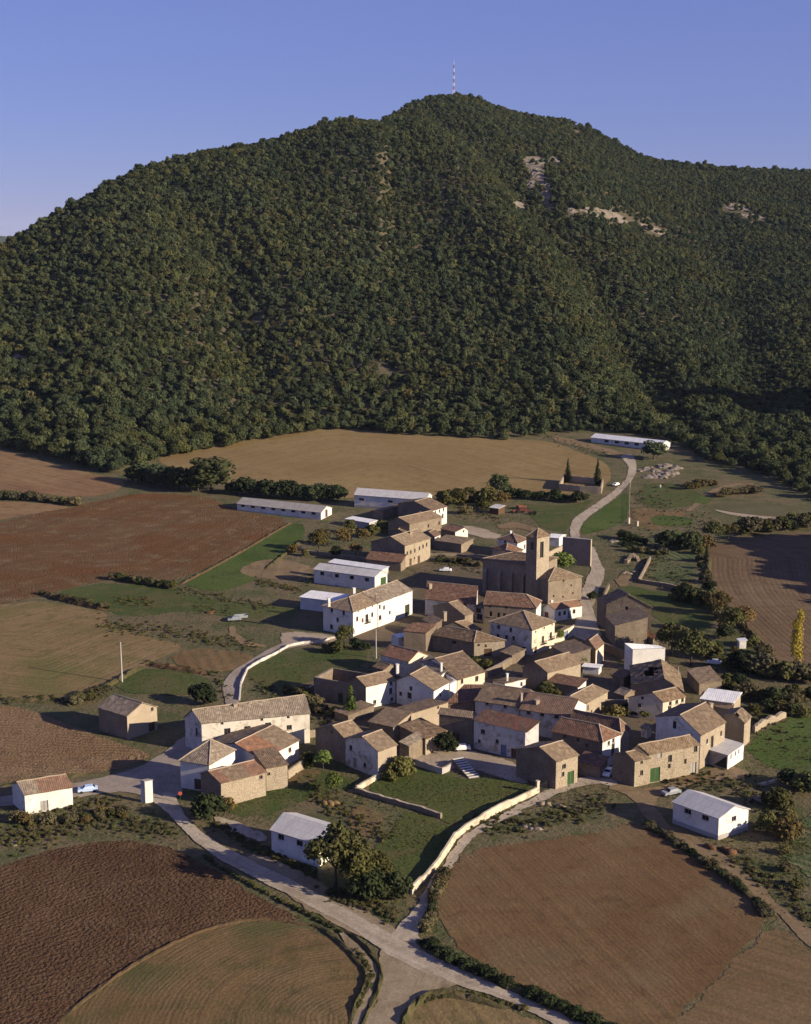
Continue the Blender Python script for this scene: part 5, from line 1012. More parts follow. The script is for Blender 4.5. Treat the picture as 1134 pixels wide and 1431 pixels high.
# ---- front left of centre
house('house', 'whitish grey gabled house at the corner of the walled meadow', 'house', (528.5, 1050), (483, 1032), (554.6, 1040.5), 6.2, 'gR', 1.9, A=(506.4, 1030.3), wall='old', rwall='tan', mat='tile_t', win=[('L', 510, 1069.5, .8, 1.0), ('L', 496.5, 1063, 1.1, 2.2, 'door:grey'), ('L', 490.5, 1045, .9, 1.1)])
house('barn', 'dark stone barn with tan roof behind the whitish grey gabled house', 'barn', (482.6, 1032), (441, 1018), (508, 1024.5), 6.0, 'gR', 2.0, A=(464, 1015.3), wall='stone_d', mat='tile_t', win=[('L', 464, 1022.5, .6, .8)])
house('house', 'house with brown single slope roof and high curved sunny wall', 'house', (550, 1016), (516, 1009), (574.3, 996.3), 4.8, 'plane', wall='stone_d', rwall='tan', mat='tile', hi=(0, 0, 1.0, 1.0), win=[('R', 558, 1017.5, .7, .7)])
house('barn', 'blank sunny stone block with flat top, joined to the high sunny wall', 'barn', (575, 998), 7, (626.5, 982), 5.0, 'plane', wall='stone', rwall='tan', mat='tile', hi=(0, -.8, 0, -.8), ov=.1, win=[('R', 584.5, 1008.5, .7, .9), ('R', 612.5, 988, .6, .6)])
house('shed', 'low stone shed with mottled roof at the edge of the plaza', 'shed', (572, 1042.6), (558.9, 1037), (594.6, 1029.5), 4.0, 'plane', wall='stone_d', rwall='stone', mat='tile_g', hi=(0, .6, 0, .6))
house('shed', 'low stone shed with brown roof, next to the mottled one, behind the round bush', 'shed', (595, 1032.5), 8, (624, 1021.6), 4.0, 'plane', wall='stone_d', rwall='stone_p', mat='tile', hi=(0, .9, 0, .9))
# ---- left group at the road
house('house', 'long pale house with grey roof and three balcony windows', 'house', (281.9, 1010.8), (258.5, 1002), (433, 996.6), 7.2, 'gR', 2.4, F=11.5, wall='old', rwall='lime', mat='tile_g',
      win=wins('R', [(318, 1024), (346, 1021), (375, 1016)], 1.3, 1.9, 'balcony')+wins('R', [(310.5, 1008.6), (366, 1000.8), (403, 998)], .6, .6)+[('R', 404.5, 1016.5, 1.1, 1.0), ('L', 275, 1023, .7, 1.6)], chim=[(329, 991, .8, 1.2, 'tan')])
house('house', 'white cornered house with crooked hipped roof at the road junction', 'house', (292.5, 1068.5), (252, 1062.3), (328.5, 1048.3), 6.2, 'pyr', 2.8, fu=.68, fv=.55, wall='white', rwall='clean', mat='tile_g', win=[('L', 277, 1095, 1.6, 2.2, 'door')])
house('house', 'white house with half orange, half tan tiled roof', 'house', (366, 1061.3), None, (417.7, 1034.6), 4.4, 'gR', 1.7, A=(329.5, 1039.3), wall='white', rwall='clean', mat='tile_t', patch=((0, .48, 1),), patchm=('tile_n',), win=[('R', 381.5, 1057.5, .9, 1.0), ('R', 405.5, 1048, .9, 1.0)])
house('barn', 'long stone barn with red and tan striped roof beside the round bush', 'barn', (309, 1094.6), (280.6, 1081), (371.4, 1078.7), 5.3, 'gR', 1.3, A=(290, 1079.3), wall='stone_d', rwall='stone_p', mat='tile', patch=((0, .22, 1), (.62, 1, 1)), patchm=('tile_r',), win=[('R', 365, 1086, .7, .7)])
house('barn', 'tan roofed stone barn between the striped barn and the orange roofed house', 'barn', (372, 1073.5), 8, (402, 1068.5), 5.2, 'plane', wall='stone', rwall='stone_p', mat='tile', hi=(0, .8, 0, .8), win=[('R', 374, 1082, .6, .6)])
house('barn', 'lone stone barn with grey gable roof above the curved furrows', 'barn', (177.8, 1000.6), (137.7, 988.3), (219.5, 987.6), 5.8, 'gL', 2.0, A=(199.4, 983), wall='stone_d', rwall='tan', mat='tile_g', win=[('R', 212.5, 1012, 1.6, 2.0, 'door'), ('R', 213, 991, .7, .8)])
house('house', 'small white house with red brown roof beside the parked blue car', 'house', (34.6, 1110.8), (17, 1096), (101.2, 1099.7), 4.3, 'gR', 1.5, A=(26, 1093.3), wall='white', rwall='clean', mat='tile_r', patch=((0, .3, 1),), patchm=('tile_g',), win=[('R', 62, 1119, 1.4, 2.0, 'gate:grey')])
house('transformer_tower', 'slim white transformer tower at the road junction', 'tower', (202.5, 1092.2), (196.3, 1091), (213.3, 1090.6), 4.8, 'plane', wall='old', rwall='clean', mat='fibro_g', sag=0, ov=.15)
house('barn', 'white barn with two pitched grey roof half hidden by the big tree', 'barn', (444.8, 1179.5), (379.4, 1159.5), (479, 1156), 4.7, 'gL', 1.7, wall='white', rwall='clean', mat='fibro', sag=0.01, win=wins('L', [(393, 1170), (419, 1178.5)], 1.3, 1.0))
house('barn', 'white barn with dark plinth and grey roof between field and dirt track', 'barn', (1005, 1143.7), (941.4, 1120.8), (1046.5, 1130.6), 4.5, 'gL', 1.6, wall='white', rwall='clean', mat='fibro', sag=0.01, plinth=.9, win=wins('L', [(961.5, 1134), (986, 1143)], 1.4, .9)+wins('R', [(1026, 1144)], 1.1, .9))
house('barn', 'long white barn with pale roof at the top of the lane by the forest', 'barn', (925.5, 621.8), (826.4, 611.3), 9, 3.4, 'gL', 1.6, wall='white', mat='fibro_w', sag=.01, win=wins('L', [(848, 616.5), (862, 618), (876, 619.5), (890, 621)], 2.4, 1.2))
house('shed', 'dark open shed with blue grey roof beside the red farm machinery', 'shed', (697, 711), (684.4, 709.3), 5, 2.6, 'plane', wall='brown', mat='fibro', hi=(0, 0, .5, .5), sag=.03)
house('hut', 'tiny white hut among the vegetable plots near the poplar', 'hut', (1034, 896), (1031, 893.3), (1043.5, 895), 2.2, 'plane', wall='clean', mat='fibro_w', sag=0, hi=(0, 0, .2, .2))

house('annex', 'narrow whitish annex with a dark balcony between the two red brown roofed houses', 'annex', (677.5, 850.5), (664, 848), 4, 4.6, 'plane', wall='old', mat='tile', hi=(0, 0, .4, .4), win=[('L', 669, 853, 1.6, 1.3), ('L', 670.5, 862, 1.8, 1.6)])
house('shed', 'small whitish shed in the dark yard behind the hip roofed houses', 'shed', (905, 1019), (896.5, 1016.5), (911, 1014.5), 2.4, 'plane', wall='old', mat='tile_g', hi=(0, 0, .3, .3))
house('lean_to', 'low dark roofed lean-to below the glaring white front', 'lean-to', (487, 1000), (468, 994), (523, 986), 2.0, 'plane', wall='stone_d', mat='tile', hi=(0, 0, .5, .5))
house('shed', 'small tan roofed shed at the foot of the four roofed tall house', 'shed', (716, 916), (700, 911), 5, 2.6, 'plane', wall='stone_d', mat='tile_t', hi=(0, 0, .6, .6))
house('shed', 'small brown roofed shed between roofless barn and lamp pole house', 'shed', (536, 936), (522, 931.5), 5, 2.8, 'gL', .8, wall='stone_d', rwall='stone', mat='tile')
house('shed', 'little red roofed shed behind the sunny annex of the garden', 'shed', (872, 948), (856, 944.5), 4.5, 2.4, 'plane', wall='stone', mat='tile_m', hi=(0, 0, .6, .6))
house('shed', 'small grey roofed shed in the yard below the ruined house', 'shed', (873, 972), (860, 968), 4.5, 2.6, 'gL', .8, wall='stone_d', rwall='stone', mat='tile_g')
house('shed', 'small tiled shed against the low house with the maroon roof', 'shed', (623, 992), (611, 989), 4.5, 3.2, 'plane', wall='stone_d', mat='tile', hi=(0, 0, .6, .6))

# church buttresses, plaza steps, walls, poles
def church_parts():
    ch = [o for o in S.objects if o.name == 'church'][0]; wl = [c for c in ch.children if c.name.startswith('wall')][0]
    vs = wl.data.vertices; l = np.array(vs[0].co[:2]); n = np.array(vs[1].co[:2]); e = (n-l)/np.hypot(*(n-l)); nn = np.array([e[1], -e[0]]); Lw = np.hypot(*(n-l))
    for s in (0.03, 0.30, 0.52, 0.74):
        bm = bmesh.new(); q = l+e*(Lw*s+0.7)+nn*0.55
        box_bm(bm, (q[0], q[1], -1.0), 1.3, 1.25, 9.4, math.atan2(e[1], e[0]))
        for v in bm.verts:
            if v.co.z > 5 and np.dot(np.array(v.co[:2])-l, nn) > 0.6: v.co.z -= 1.3
        bm_obj('buttress', bm, M['ashlar'], ch)
    tw = [o for o in S.objects if o.name == 'bell_tower'][0]; wl = [c for c in tw.children if c.name.startswith('wall')][0]
    co = np.array([v.co[:] for v in wl.data.vertices]); lo, hi = co.min(0), co.max(0)
    # string course between the stages and a cornice below the roof, set a little proud
    pts = None
    for z in (11.5, 20.9):
        V = []; F = []; k0 = [wl.data.vertices[i].co for i in (0, 1)]
    return
church_parts()
def aerials():
    ho = [o for o in S.objects if 'aerials' in o.get('label', '')][0]
    for px, py, h_ in ((918, 903, 2.4), (928, 905, 1.8), (891, 899, 1.6)):
        x, y = unz(px, py, ho.location.z+6.3); bm = bmesh.new(); a = (x-ho.location.x, y-ho.location.y); cyl_bm(bm, (*a, 6.0), (*a, 6.3+h_), .05, .04, 5)
        for k in range(4): cyl_bm(bm, (a[0]-.5+.05*k, a[1], 6.2+h_-.22*k), (a[0]+.5-.05*k, a[1], 6.2+h_-.22*k), .025, .025, 4)
        bm_obj('aerial', bm, M['iron'], ho)
aerials()
def wall_line(label, pts, h, th, mat, name='garden_wall', step=1.0, jag=0.06, cap=None, steps=False, cat='wall', closed=False):
    """a free standing wall whose foot follows pixels of the photograph"""
    P = [np.array(gnd(*p)[:2]) for p in pts]
    if closed: P.append(P[0])
    c = P[0]; g = T(*c); Q = []
    for a, b in zip(P, P[1:]):
        k = max(1, int(np.hypot(*(b-a))/step)); Q += [a+(b-a)*i/k for i in range(k)]
    Q.append(P[-1]); V = []; F = []; n = len(Q); mi = []
    for i, q in enumerate(Q):
        t = Q[min(i+1, n-1)]-Q[max(i-1, 0)]; t = t/(np.hypot(*t)+1e-9); nr = np.array([-t[1], t[0]])*th/2; z = T(*q)-g; hh = h+rng.normal(0, jag)
        if steps: hh = h*(1+0.22*((i//9) % 2))+rng.normal(0, jag)*0.5
        for s, zz in ((1, -0.5), (1, hh), (-1, hh), (-1, -0.5)): V.append((q[0]-c[0]+nr[0]*s, q[1]-c[1]+nr[1]*s, z+zz))
        if i:
            k = 4*(i-1)
            for j in range(3): F.append((k+j, k+j+1, k+4+j+1, k+4+j)); mi.append(1 if j == 1 and cap else 0)
    F += [(0, 3, 2, 1), (4*n-4, 4*n-3, 4*n-2, 4*n-1)]; mi += [0, 0]
    bm = bmesh.new()
    o = mesh_obj(name, V, F, [M[mat], M[cap or mat]], None, mi); o.location = (c[0], c[1], g)
    bm = bmesh.new(); bm.from_mesh(o.data); bmesh.ops.recalc_face_normals(bm, faces=bm.faces[:]); bm.to_mesh(o.data); bm.free()
    tag(o, label, cat); return o
M['cap'] = mat_plaster('pale_wall_render', (0.52, 0.455, 0.345), (0.40, 0.34, 0.25), 0.4, (0.27, 0.225, 0.165))
wall_line('long pale rendered wall along the gravel road below the meadow', [(750, 1109), (725, 1121), (700, 1133), (675, 1147), (652, 1160), (636, 1174), (625, 1192), (612, 1210), (595, 1230), (575, 1250)], 1.35, 0.42, 'cap', steps=True)
wall_line('low white wall at the corner of the grey gabled house', [(532, 1087), (514, 1097), (498, 1106)], 1.2, 0.5, 'cap')
wall_line('low grey stone wall across the walled meadow', [(497, 1107), (525, 1116), (560, 1126), (590, 1134), (617, 1144)], 1.1, 0.6, 'stone', cap='mortar')
wall_line('grey retaining wall under the plaza', [(567, 1066), (585, 1071), (618, 1082), (631, 1075)], 1.5, 0.5, 'concrete', cap='mortar')
wall_line('white parapet wall on the bend of the lane', [(335, 979), (337, 957), (346, 936), (361, 927), (377, 919), (404, 904), (425, 900), (443, 899), (468, 892)], 0.7, 0.35, 'old', steps=True)
wall_line('sunny stone wall beside the tan roofed barn at the vegetable plot', [(402, 1089), (424, 1074)], 2.0, 0.5, 'stone_p')
wall_line('stone wall round the vegetable garden', [(909, 783), (902, 797), (893, 814), (910, 817), (930, 820), (951, 825)], 1.3, 0.6, 'stone', cap='mortar')
wall_line('broken pale stone wall at the edge of the right hand meadow', [(1053, 1024), (1066, 1015), (1080, 1010), (1097, 1002)], 1.6, 0.8, 'stone_p', jag=0.25)
wall_line('tall stone wall with a sunny side, across the village street', [(680, 947), (700, 937), (733, 917)], 2.0, 0.8, 'stone', cap='mortar')
wall_line('shaded stone wall with pale top between two yards', [(842, 992), (877, 992)], 2.6, 0.7, 'stone_d', cap='mortar')
wall_line('brown stone yard wall behind the bright white house', [(842, 909), (857, 914), (873, 922)], 2.4, 0.6, 'stone_d')
wall_line('stone wall ending at the roofless barn', [(418, 974), (438, 966)], 1.5, 0.6, 'stone', cap='mortar')
wall_line('stone wall behind the pale long house and the dark barn', [(419, 1034), (442, 1029)], 1.6, 0.6, 'stone', cap='mortar')
wall_line('old orchard wall behind the green doored white barn', [(427, 773), (460, 777), (511, 783)], 1.2, 0.6, 'stone', cap='mortar')
wall_line('sunny side wall of the pelota court', [(765, 784), (786, 774)], 3.2, 0.6, 'mortar')
wall_line('low wall beside the lane above the tall barn', [(844, 836), (851, 822)], 1.6, 0.6, 'stone_d')
wall_line('low ledge wall along the edge of the weedy square', [(597, 777), (640, 777), (678, 783)], 0.9, 0.5, 'stone', cap='mortar')
wall_line('cemetery wall of pale plaster round two cypresses', [(782, 685), (811, 688), (840, 690), (842.5, 678), (813, 675), (788, 672.5)], 3.0, 0.6, 'stone_p', name='cemetery_wall', closed=True)
wall_line('rough stone bank below the bushes above the vegetable garden', [(875, 788), (884, 778), (893, 785)], 1.0, 1.2, 'stone', jag=.3)
wall_line('concrete kerb lying on the rough ground by the white barn', [(1060, 1099), (1083, 1093)], .5, .5, 'cap')
def pillar(label, px, py, h, w_, mat='cap'):
    x, y, z = gnd(px, py); bm = bmesh.new(); box_bm(bm, (0, 0, -0.3), w_, w_, h+0.3, 0.5); box_bm(bm, (0, 0, h), w_+0.16, w_+0.16, 0.14, 0.5); o = bm_obj('gate_pillar', bm, M[mat]); o.location = (x, y, z); tag(o, label, 'pillar')
pillar('pale gate pillar at the upper end of the long pale wall', 751.5, 1108, 2.6, .6)
pillar('pale gate pillar next to the gabled stone barn', 771.5, 1099, 2.6, .6)
pillar('white field gate pillar at the end of the pasture fence', 879, 731.5, 2.2, .7)
pillar('white field gate pillar standing free of the fence', 891, 735.5, 2.0, .7)
def iron_gate():
    a = np.array(gnd(752.8, 1107.5)); b = np.array(gnd(770, 1100)); c = (a+b)/2; bm = bmesh.new(); d = b-a
    for i in range(13): p = a+d*i/12-c; cyl_bm(bm, (p[0], p[1], 0.1), (p[0], p[1], 1.6), .03, .03, 5)
    for z in (0.2, 1.55): cyl_bm(bm, (*(a-c)[:2], z), (*(b-c)[:2], z), .035, .035, 5)
    o = bm_obj('iron_gate', bm, M['iron']); o.location = c; tag(o, 'iron bar gate between the two pale pillars', 'gate')
iron_gate()
def steps():
    a = np.array(up(639, 1068, 0)); b = np.array(up(664, 1088, 0)); c = (a+b)/2; d = b-a; L = np.hypot(*d[:2]); e = d/L; nr = np.array([-e[1], e[0], 0]); bm = bmesh.new(); n = 9; ang = math.atan2(e[1], e[0])
    for i in range(n): p = a+d*(i+.5)/n-c; z = 1.5*(1-(i+.5)/n)+.1; box_bm(bm, (p[0], p[1], z), L/n*0.50, 2.6, 0.1, ang, 0); box_bm(bm, (p[0]-e[0]*L/n*.1, p[1]-e[1]*L/n*.1, -.4), L/n*0.9, 2.3, z+.33, ang, 1)
    o = bm_obj('stone_steps', bm, [M['white'], M['stone_d']]); o.location = c; tag(o, 'white stone steps going down from the plaza', 'steps')
steps()
def pole(label, px, py, h, r=0.16, arm=1.6, mat='concrete', lamp=False):
    x, y, z = gnd(px, py); t = empty('utility_pole', (x, y, z)); bm = bmesh.new(); cyl_bm(bm, (0, 0, -0.5), (0, 0, h), r*1.3, r*0.75, 8); bm_obj('shaft', bm, M[mat], t)
    bm = bmesh.new(); box_bm(bm, (0, 0, h-0.5), arm, 0.12, 0.12, 0.3)
    for s in (-1, 0, 1): cyl_bm(bm, (s*arm*0.42*math.cos(0.3), s*arm*0.42*math.sin(0.3), h-0.38), (s*arm*0.42*math.cos(0.3), s*arm*0.42*math.sin(0.3), h-0.12), .05, .04, 6)
    bm_obj('crossarm', bm, M['iron'], t); tag(t, label, 'pole')
pole('tall pale concrete pole alone in the stubble and meadow corner', 170.9, 953.5, 11.0, .2, 2.0)
pole('pale pole on the street below the long white house', 525.8, 920, 8.3, .17)
pole('dark pole standing against the long white house front', 525.8, 875, 9.8, .17, 1.2, 'stone_d')
pole('lamp pole in front of the ruined house', 947, 968, 7.0, .12, 1.0)
pole('thin wooden pole in the meadow behind the white sheds', 331, 848, 7.5, .12, 1.0, 'bark')
def fence_line():
    P = [np.array(gnd(*p)) for p in [(879.5, 731), (879.8, 710), (880.5, 684), (882, 668)]]; c = P[0]; bm = bmesh.new(); prev = None
    for a, b in zip(P, P[1:]):
        k = max(1, int(np.hypot(*(b-a)[:2])/4))
        for i in range(k):
            q = a+(b-a)*i/k; q[2] = T(q[0], q[1]); q = q-c; cyl_bm(bm, (q[0], q[1], q[2]-.2), (q[0], q[1], q[2]+1.3), .09, .08, 5)
            if prev is not None:
                for z in (.5, .9, 1.2): cyl_bm(bm, (prev[0], prev[1], prev[2]+z), (q[0], q[1], q[2]+z), .03, .03, 4)
            prev = q
    o = bm_obj('wire_fence', bm, M['mortar']); o.location = c; tag(o, 'straight wire fence between the green strip and the brown pasture', 'fence')
fence_line()
def sign():
    x, y, z = gnd(252.5, 1122); t = empty('road_sign', (x, y, z)); bm = bmesh.new(); cyl_bm(bm, (0, 0, 0), (0, 0, 2.2), .05, .05, 6); bm_obj('post', bm, M['iron'], t)
    bm = bmesh.new(); cyl_bm(bm, (0, -.03, 2.1), (0, -.07, 2.1), .42, .42, 14); bm_obj('sign_plate', bm, M['sred'], t); tag(t, 'small round red and white road sign at the junction', 'road sign')
M['sred'] = mat_plain('sign_red', (0.55, 0.12, 0.07), .5)
sign()

# ---------------------------------------------------------------- mast on the summit
def mast():
    x, y, z = up(634.5, 134, 0); 
    d = ray(634.5, 136); yy = 1985.0; x = d[0]/d[1]*yy; z = T(x, yy); t = empty('radio_mast', (x, yy, z)); H = 49.0; n = 9
    mr = mat_plain('mast_red', (0.34, 0.13, 0.11), .6); mw = mat_plain('mast_white', (0.80, 0.79, 0.78), .6)
    for k in range(n):
        bm = bmesh.new(); z0, z1 = H*0.88*k/n, H*0.88*(k+1)/n; r0, r1 = 2.0-1.35*k/n, 2.0-1.35*(k+1)/n
        for i in range(4):
            a, b = math.pi/2*i+.4, math.pi/2*(i+1)+.4
            cyl_bm(bm, (math.cos(a)*r0, math.sin(a)*r0, z0), (math.cos(a)*r1, math.sin(a)*r1, z1), .12, .12, 5)
            cyl_bm(bm, (math.cos(a)*r0, math.sin(a)*r0, z0), (math.cos(b)*r1, math.sin(b)*r1, z1), .07, .07, 5)
            cyl_bm(bm, (math.cos(b)*r0, math.sin(b)*r0, z0), (math.cos(a)*r1, math.sin(a)*r1, z1), .07, .07, 5)
        bm_obj('lattice_stage', bm, mw if k % 2 else mr, t)
    bm = bmesh.new(); cyl_bm(bm, (0, 0, H*.88), (0, 0, H), .22, .12, 6); bm_obj('aerial', bm, mw, t)
    tag(t, 'red and white lattice radio mast on the summit of the hill', 'mast')
mast()

# ---------------------------------------------------------------- bare rock on the hill and by the lane
def mat_rock():
    m, n = newmat('bare_limestone'); q = N(n); p = q.pos(); c = q.mix(q.ramp(q.noise(p, 0.35, 5, 0.7), 0.35, 0.65), (0.150, 0.118, 0.092), (0.255, 0.215, 0.178)); c = q.mix(q.ramp(q.noise(p, 0.12, 4), 0.52, 0.62), c, (0.11, 0.10, 0.055))
    al = q.math('GREATER_THAN', q.math('ADD', q.attr('edge'), q.math('SUBTRACT', q.noise(p, 0.13, 5, 0.75), 0.54)), 0.0)
    q.out(c, 1.0, q.bump(q.noise(p, 0.5, 5, 0.8), 1.0, 1.2), al); return m
MR = mat_rock()
def rocks():
    for (cx, cy, rx, ry) in ROCKS:
        cs = [gnd(cx+rx*a*1.05, cy+ry*b*1.05) for a, b in ((0, 0), (-1, 0), (1, 0), (0, -1), (0, 1))]
        X = np.array([c[0] for c in cs]); Y = np.array([c[1] for c in cs]); x0, x1, y0, y1 = X[1], X[2], min(Y[3], Y[4]), max(Y[3], Y[4])
        if y1-y0 > 160: y0, y1 = Y[0]-60, Y[0]+60
        n = 22; V = []; F = []; E = []
        for i in range(n+1):
            for j in range(n+1):
                u, v = i/n*2-1, j/n*2-1; x = (x0+x1)/2+u*(x1-x0)/2; y = (y0+y1)/2+v*(y1-y0)/2; rr = math.hypot(u, v); V.append((x, y, T(x, y)+0.35+max(0, 1-rr)*1.8*(0.5+0.5*math.sin(x*.9)*math.cos(y*.6))+max(0, (1-rr))*rng.random()*1.2)); E.append(max(0.0, 1-rr))
        F = [(i*(n+1)+j, (i+1)*(n+1)+j, (i+1)*(n+1)+j+1, i*(n+1)+j+1) for i in range(n) for j in range(n)]
        o = mesh_obj('rock_face', V, F, MR); at = o.data.attributes.new('edge', 'FLOAT', 'POINT'); at.data.foreach_set('value', np.array(E, np.float32)); tag(o, kind='structure')
rocks()
MR2 = mat_stone('grey_boulder', (0.15, 0.125, 0.10), (0.235, 0.20, 0.165), (0.12, 0.10, 0.08), 1.0)
def lump(bm, c, r, sq=0.6, seed=0):
    g = np.random.default_rng(seed); k = len(bm.verts); q = bmesh.ops.create_icosphere(bm, subdivisions=2, radius=1.0); ph = g.random(3)*6
    for v in q['verts']:
        d = v.co.normalized(); s = r*(0.78+0.22*math.sin(d.x*3+ph[0])*math.cos(d.y*3+ph[1])+0.16*math.sin(d.z*5+ph[2]+d.x*4)+g.normal(0, .05)); v.co = Vector((c[0]+d.x*s, c[1]+d.y*s, c[2]+d.z*s*sq))
def outcrop():
    x0, y0, z0 = gnd(918, 662); bm = bmesh.new()
    for i in range(46):
        px, py = rng.uniform(893, 948), rng.uniform(650, 668)
        if ((px-920)/29)**2+((py-659)/10)**2 > 1: continue
        x, y, z = gnd(px, py); lump(bm, (x-x0, y-y0, z-z0-.2), rng.uniform(1.2, 4.2), rng.uniform(.25, .5), i)
    o = bm_obj('rock_outcrop', bm, MR2); o.location = (x0, y0, z0); tag(o, 'broken grey rock outcrop on the slope beside the lane', 'rock')
outcrop()
def heap(name, label, cat, px, py, r, h, mat, seed, n=1):
    x, y, z = gnd(px, py); bm = bmesh.new(); g = np.random.default_rng(seed)
    for i in range(n): lump(bm, (g.normal(0, r*.5*(n > 1)), g.normal(0, r*.35*(n > 1)), 0), r*(1 if n == 1 else g.uniform(.4, .7)), h/r, seed+i)
    o = bm_obj(name, bm, mat, None, True); o.location = (x, y, z); tag(o, label, cat)
mstraw = sheet_mat('straw_heap', (0.23, 0.15, 0.07), (0.30, 0.20, 0.09), (0.17, 0.10, 0.05), ragged=0, fine=2.0)
mdung = sheet_mat('dung_heap', (0.12, 0.065, 0.035), (0.16, 0.085, 0.045), (0.09, 0.05, 0.03), ragged=0, fine=2.0)
mearth = sheet_mat('earth_heap', (0.25, 0.19, 0.13), (0.31, 0.25, 0.18), (0.18, 0.13, 0.09), ragged=0, fine=1.5)
heap('straw_heap', 'yellow brown straw heap on the grass above the lower white barn', 'heap', 467, 1125, 2.8, 1.7, mstraw, 1, 3)
heap('dung_heap', 'reddish brown dung heap below the white barn with the dark plinth', 'heap', 1018, 1190, 2.6, 1.6, mdung, 2, 4)
heap('earth_heap', 'pale earth heap on the verge opposite the iron gate', 'heap', 770, 1123, 1.9, 1.1, mearth, 3, 3)
heap('rubble_heap', 'grey rubble heap at the top edge of the drilled field', 'heap', 738, 1155, 1.6, .7, MR2, 4, 6)
heap('rubble_heap', 'pale rubble heap in the weeds right of the white barn with the dark plinth', 'heap', 1066, 1118, 1.6, .9, MR2, 5, 6)
heap('earth_heap', 'reddish brown earth heap in the rough meadow near the grey car', 'heap', 290, 857, 2.2, .9, mdung, 6, 4)
heap('rubble_heap', 'whitish rubble heap below the small white house on the far left', 'heap', 20, 1180, 1.3, .5, MR2, 7, 5)
heap('earth_heap', 'bare earth bank beside the lane above the vegetable garden', 'heap', 880, 800, 2.6, 1.1, mearth, 8, 4)
heap('rubble_heap', 'grey stone heap by the pasture between lane and bushes', 'heap', 858, 757, 2.4, 1.0, MR2, 9, 5)

# ---------------------------------------------------------------- vehicles
M['tyre'] = mat_plain('tyre', (0.02, 0.02, 0.02), .9)
def paint(n, c): return mat_plain(n, c, 0.35, 0.08)
PNT = {'blue': paint('pale_blue_paint', (0.42, 0.52, 0.72)), 'white': paint('white_paint', (0.75, 0.75, 0.74)), 'red': paint('red_paint', (0.13, 0.038, 0.03)), 'grey': paint('silver_paint', (0.24, 0.25, 0.27)), 'dred': paint('rust_paint', (0.13, 0.05, 0.035))}
def car(label, px, py, rz, col, van=False):
    x, y, z = gnd(px, py); t = empty('parked_car', (x, y, z+.1)); t.rotation_euler = (0, 0, rz)
    prof_ = [(-2.05, .35), (-2.08, .80), (-1.95, .92), (-1.05, .98), (-.55, 1.42), (1.0, 1.45), (1.65, 1.00), (2.05, .92), (2.1, .38)] if not van else [(-2.1, .35), (-2.1, .95), (-1.5, 1.15), (-1.15, 1.85), (2.05, 1.88), (2.1, .38)]
    bm = bmesh.new(); wd = .82; L = []; 
    for s in (-1, 1): L.append([bm.verts.new((a, s*(wd if b < 1.05 else wd-.14), b)) for a, b in prof_])
    n = len(prof_); bm.faces.new(L[0]); bm.faces.new(list(reversed(L[1])))
    for i in range(n): bm.faces.new((L[0][i], L[1][i], L[1][(i+1) % n], L[0][(i+1) % n]))
    bmesh.ops.recalc_face_normals(bm, faces=bm.faces[:]); bmesh.ops.bevel(bm, geom=bm.edges[:], offset=.03, segments=1, affect='EDGES'); bm_obj('body', bm, PNT[col], t)
    V = []; F = []
    def q4(p): k = len(V); V.extend(p); F.append((k, k+1, k+2, k+3))
    if not van:
        for s in (-1, 1): q4([(-.85, s*.80, 1.03), (-.48, s*.70, 1.36), (.95, s*.70, 1.38), (1.38, s*.80, 1.04)])
        q4([(-1.02, -.66, 1.03), (-1.02, .66, 1.03), (-.60, .58, 1.40), (-.60, -.58, 1.40)]); q4([(1.10, -.58, 1.42), (1.10, .58, 1.42), (1.60, .66, 1.06), (1.60, -.66, 1.06)])
    else:
        q4([(-1.48, -.62, 1.22), (-1.48, .62, 1.22), (-1.20, .55, 1.75), (-1.20, -.55, 1.75)])
        for s in (-1, 1): q4([(-1.2, s*.81, 1.2), (-1.0, s*.70, 1.7), (-.3, s*.70, 1.7), (-.3, s*.81, 1.2)])
    o = mesh_obj('windows', V, F, M['glass'], t)
    for a in (-1.3, 1.3):
        for s in (-1, 1):
            bm = bmesh.new(); cyl_bm(bm, (a, s*.72, .22), (a, s*.88, .22), .33, .33, 12); bm_obj('wheel', bm, M['tyre'], t)
    tag(t, label, 'car')
car('pale blue car parked at the white house by the junction', 123, 1107, 0.25, 'blue')
car('silver car parked beside the stone end house and white barn', 938, 1111, 0.45, 'grey')
car('white car parked on the plaza by the round bush', 645, 1049, 0.1, 'white')
car('white car standing on the weedy square below the big stone house', 623, 799, -0.15, 'white')
car('white car parked on the grass by the lane below the cemetery', 861, 679, 0.9, 'white')
car('white car in the alley at the narrow white house front', 850, 1083, 1.2, 'white')
car('pale car parked behind the low barn with the faded roof', 998, 929, -0.3, 'white')
car('grey car parked in the rough meadow behind the low white shed', 328, 868, 0.2, 'grey')
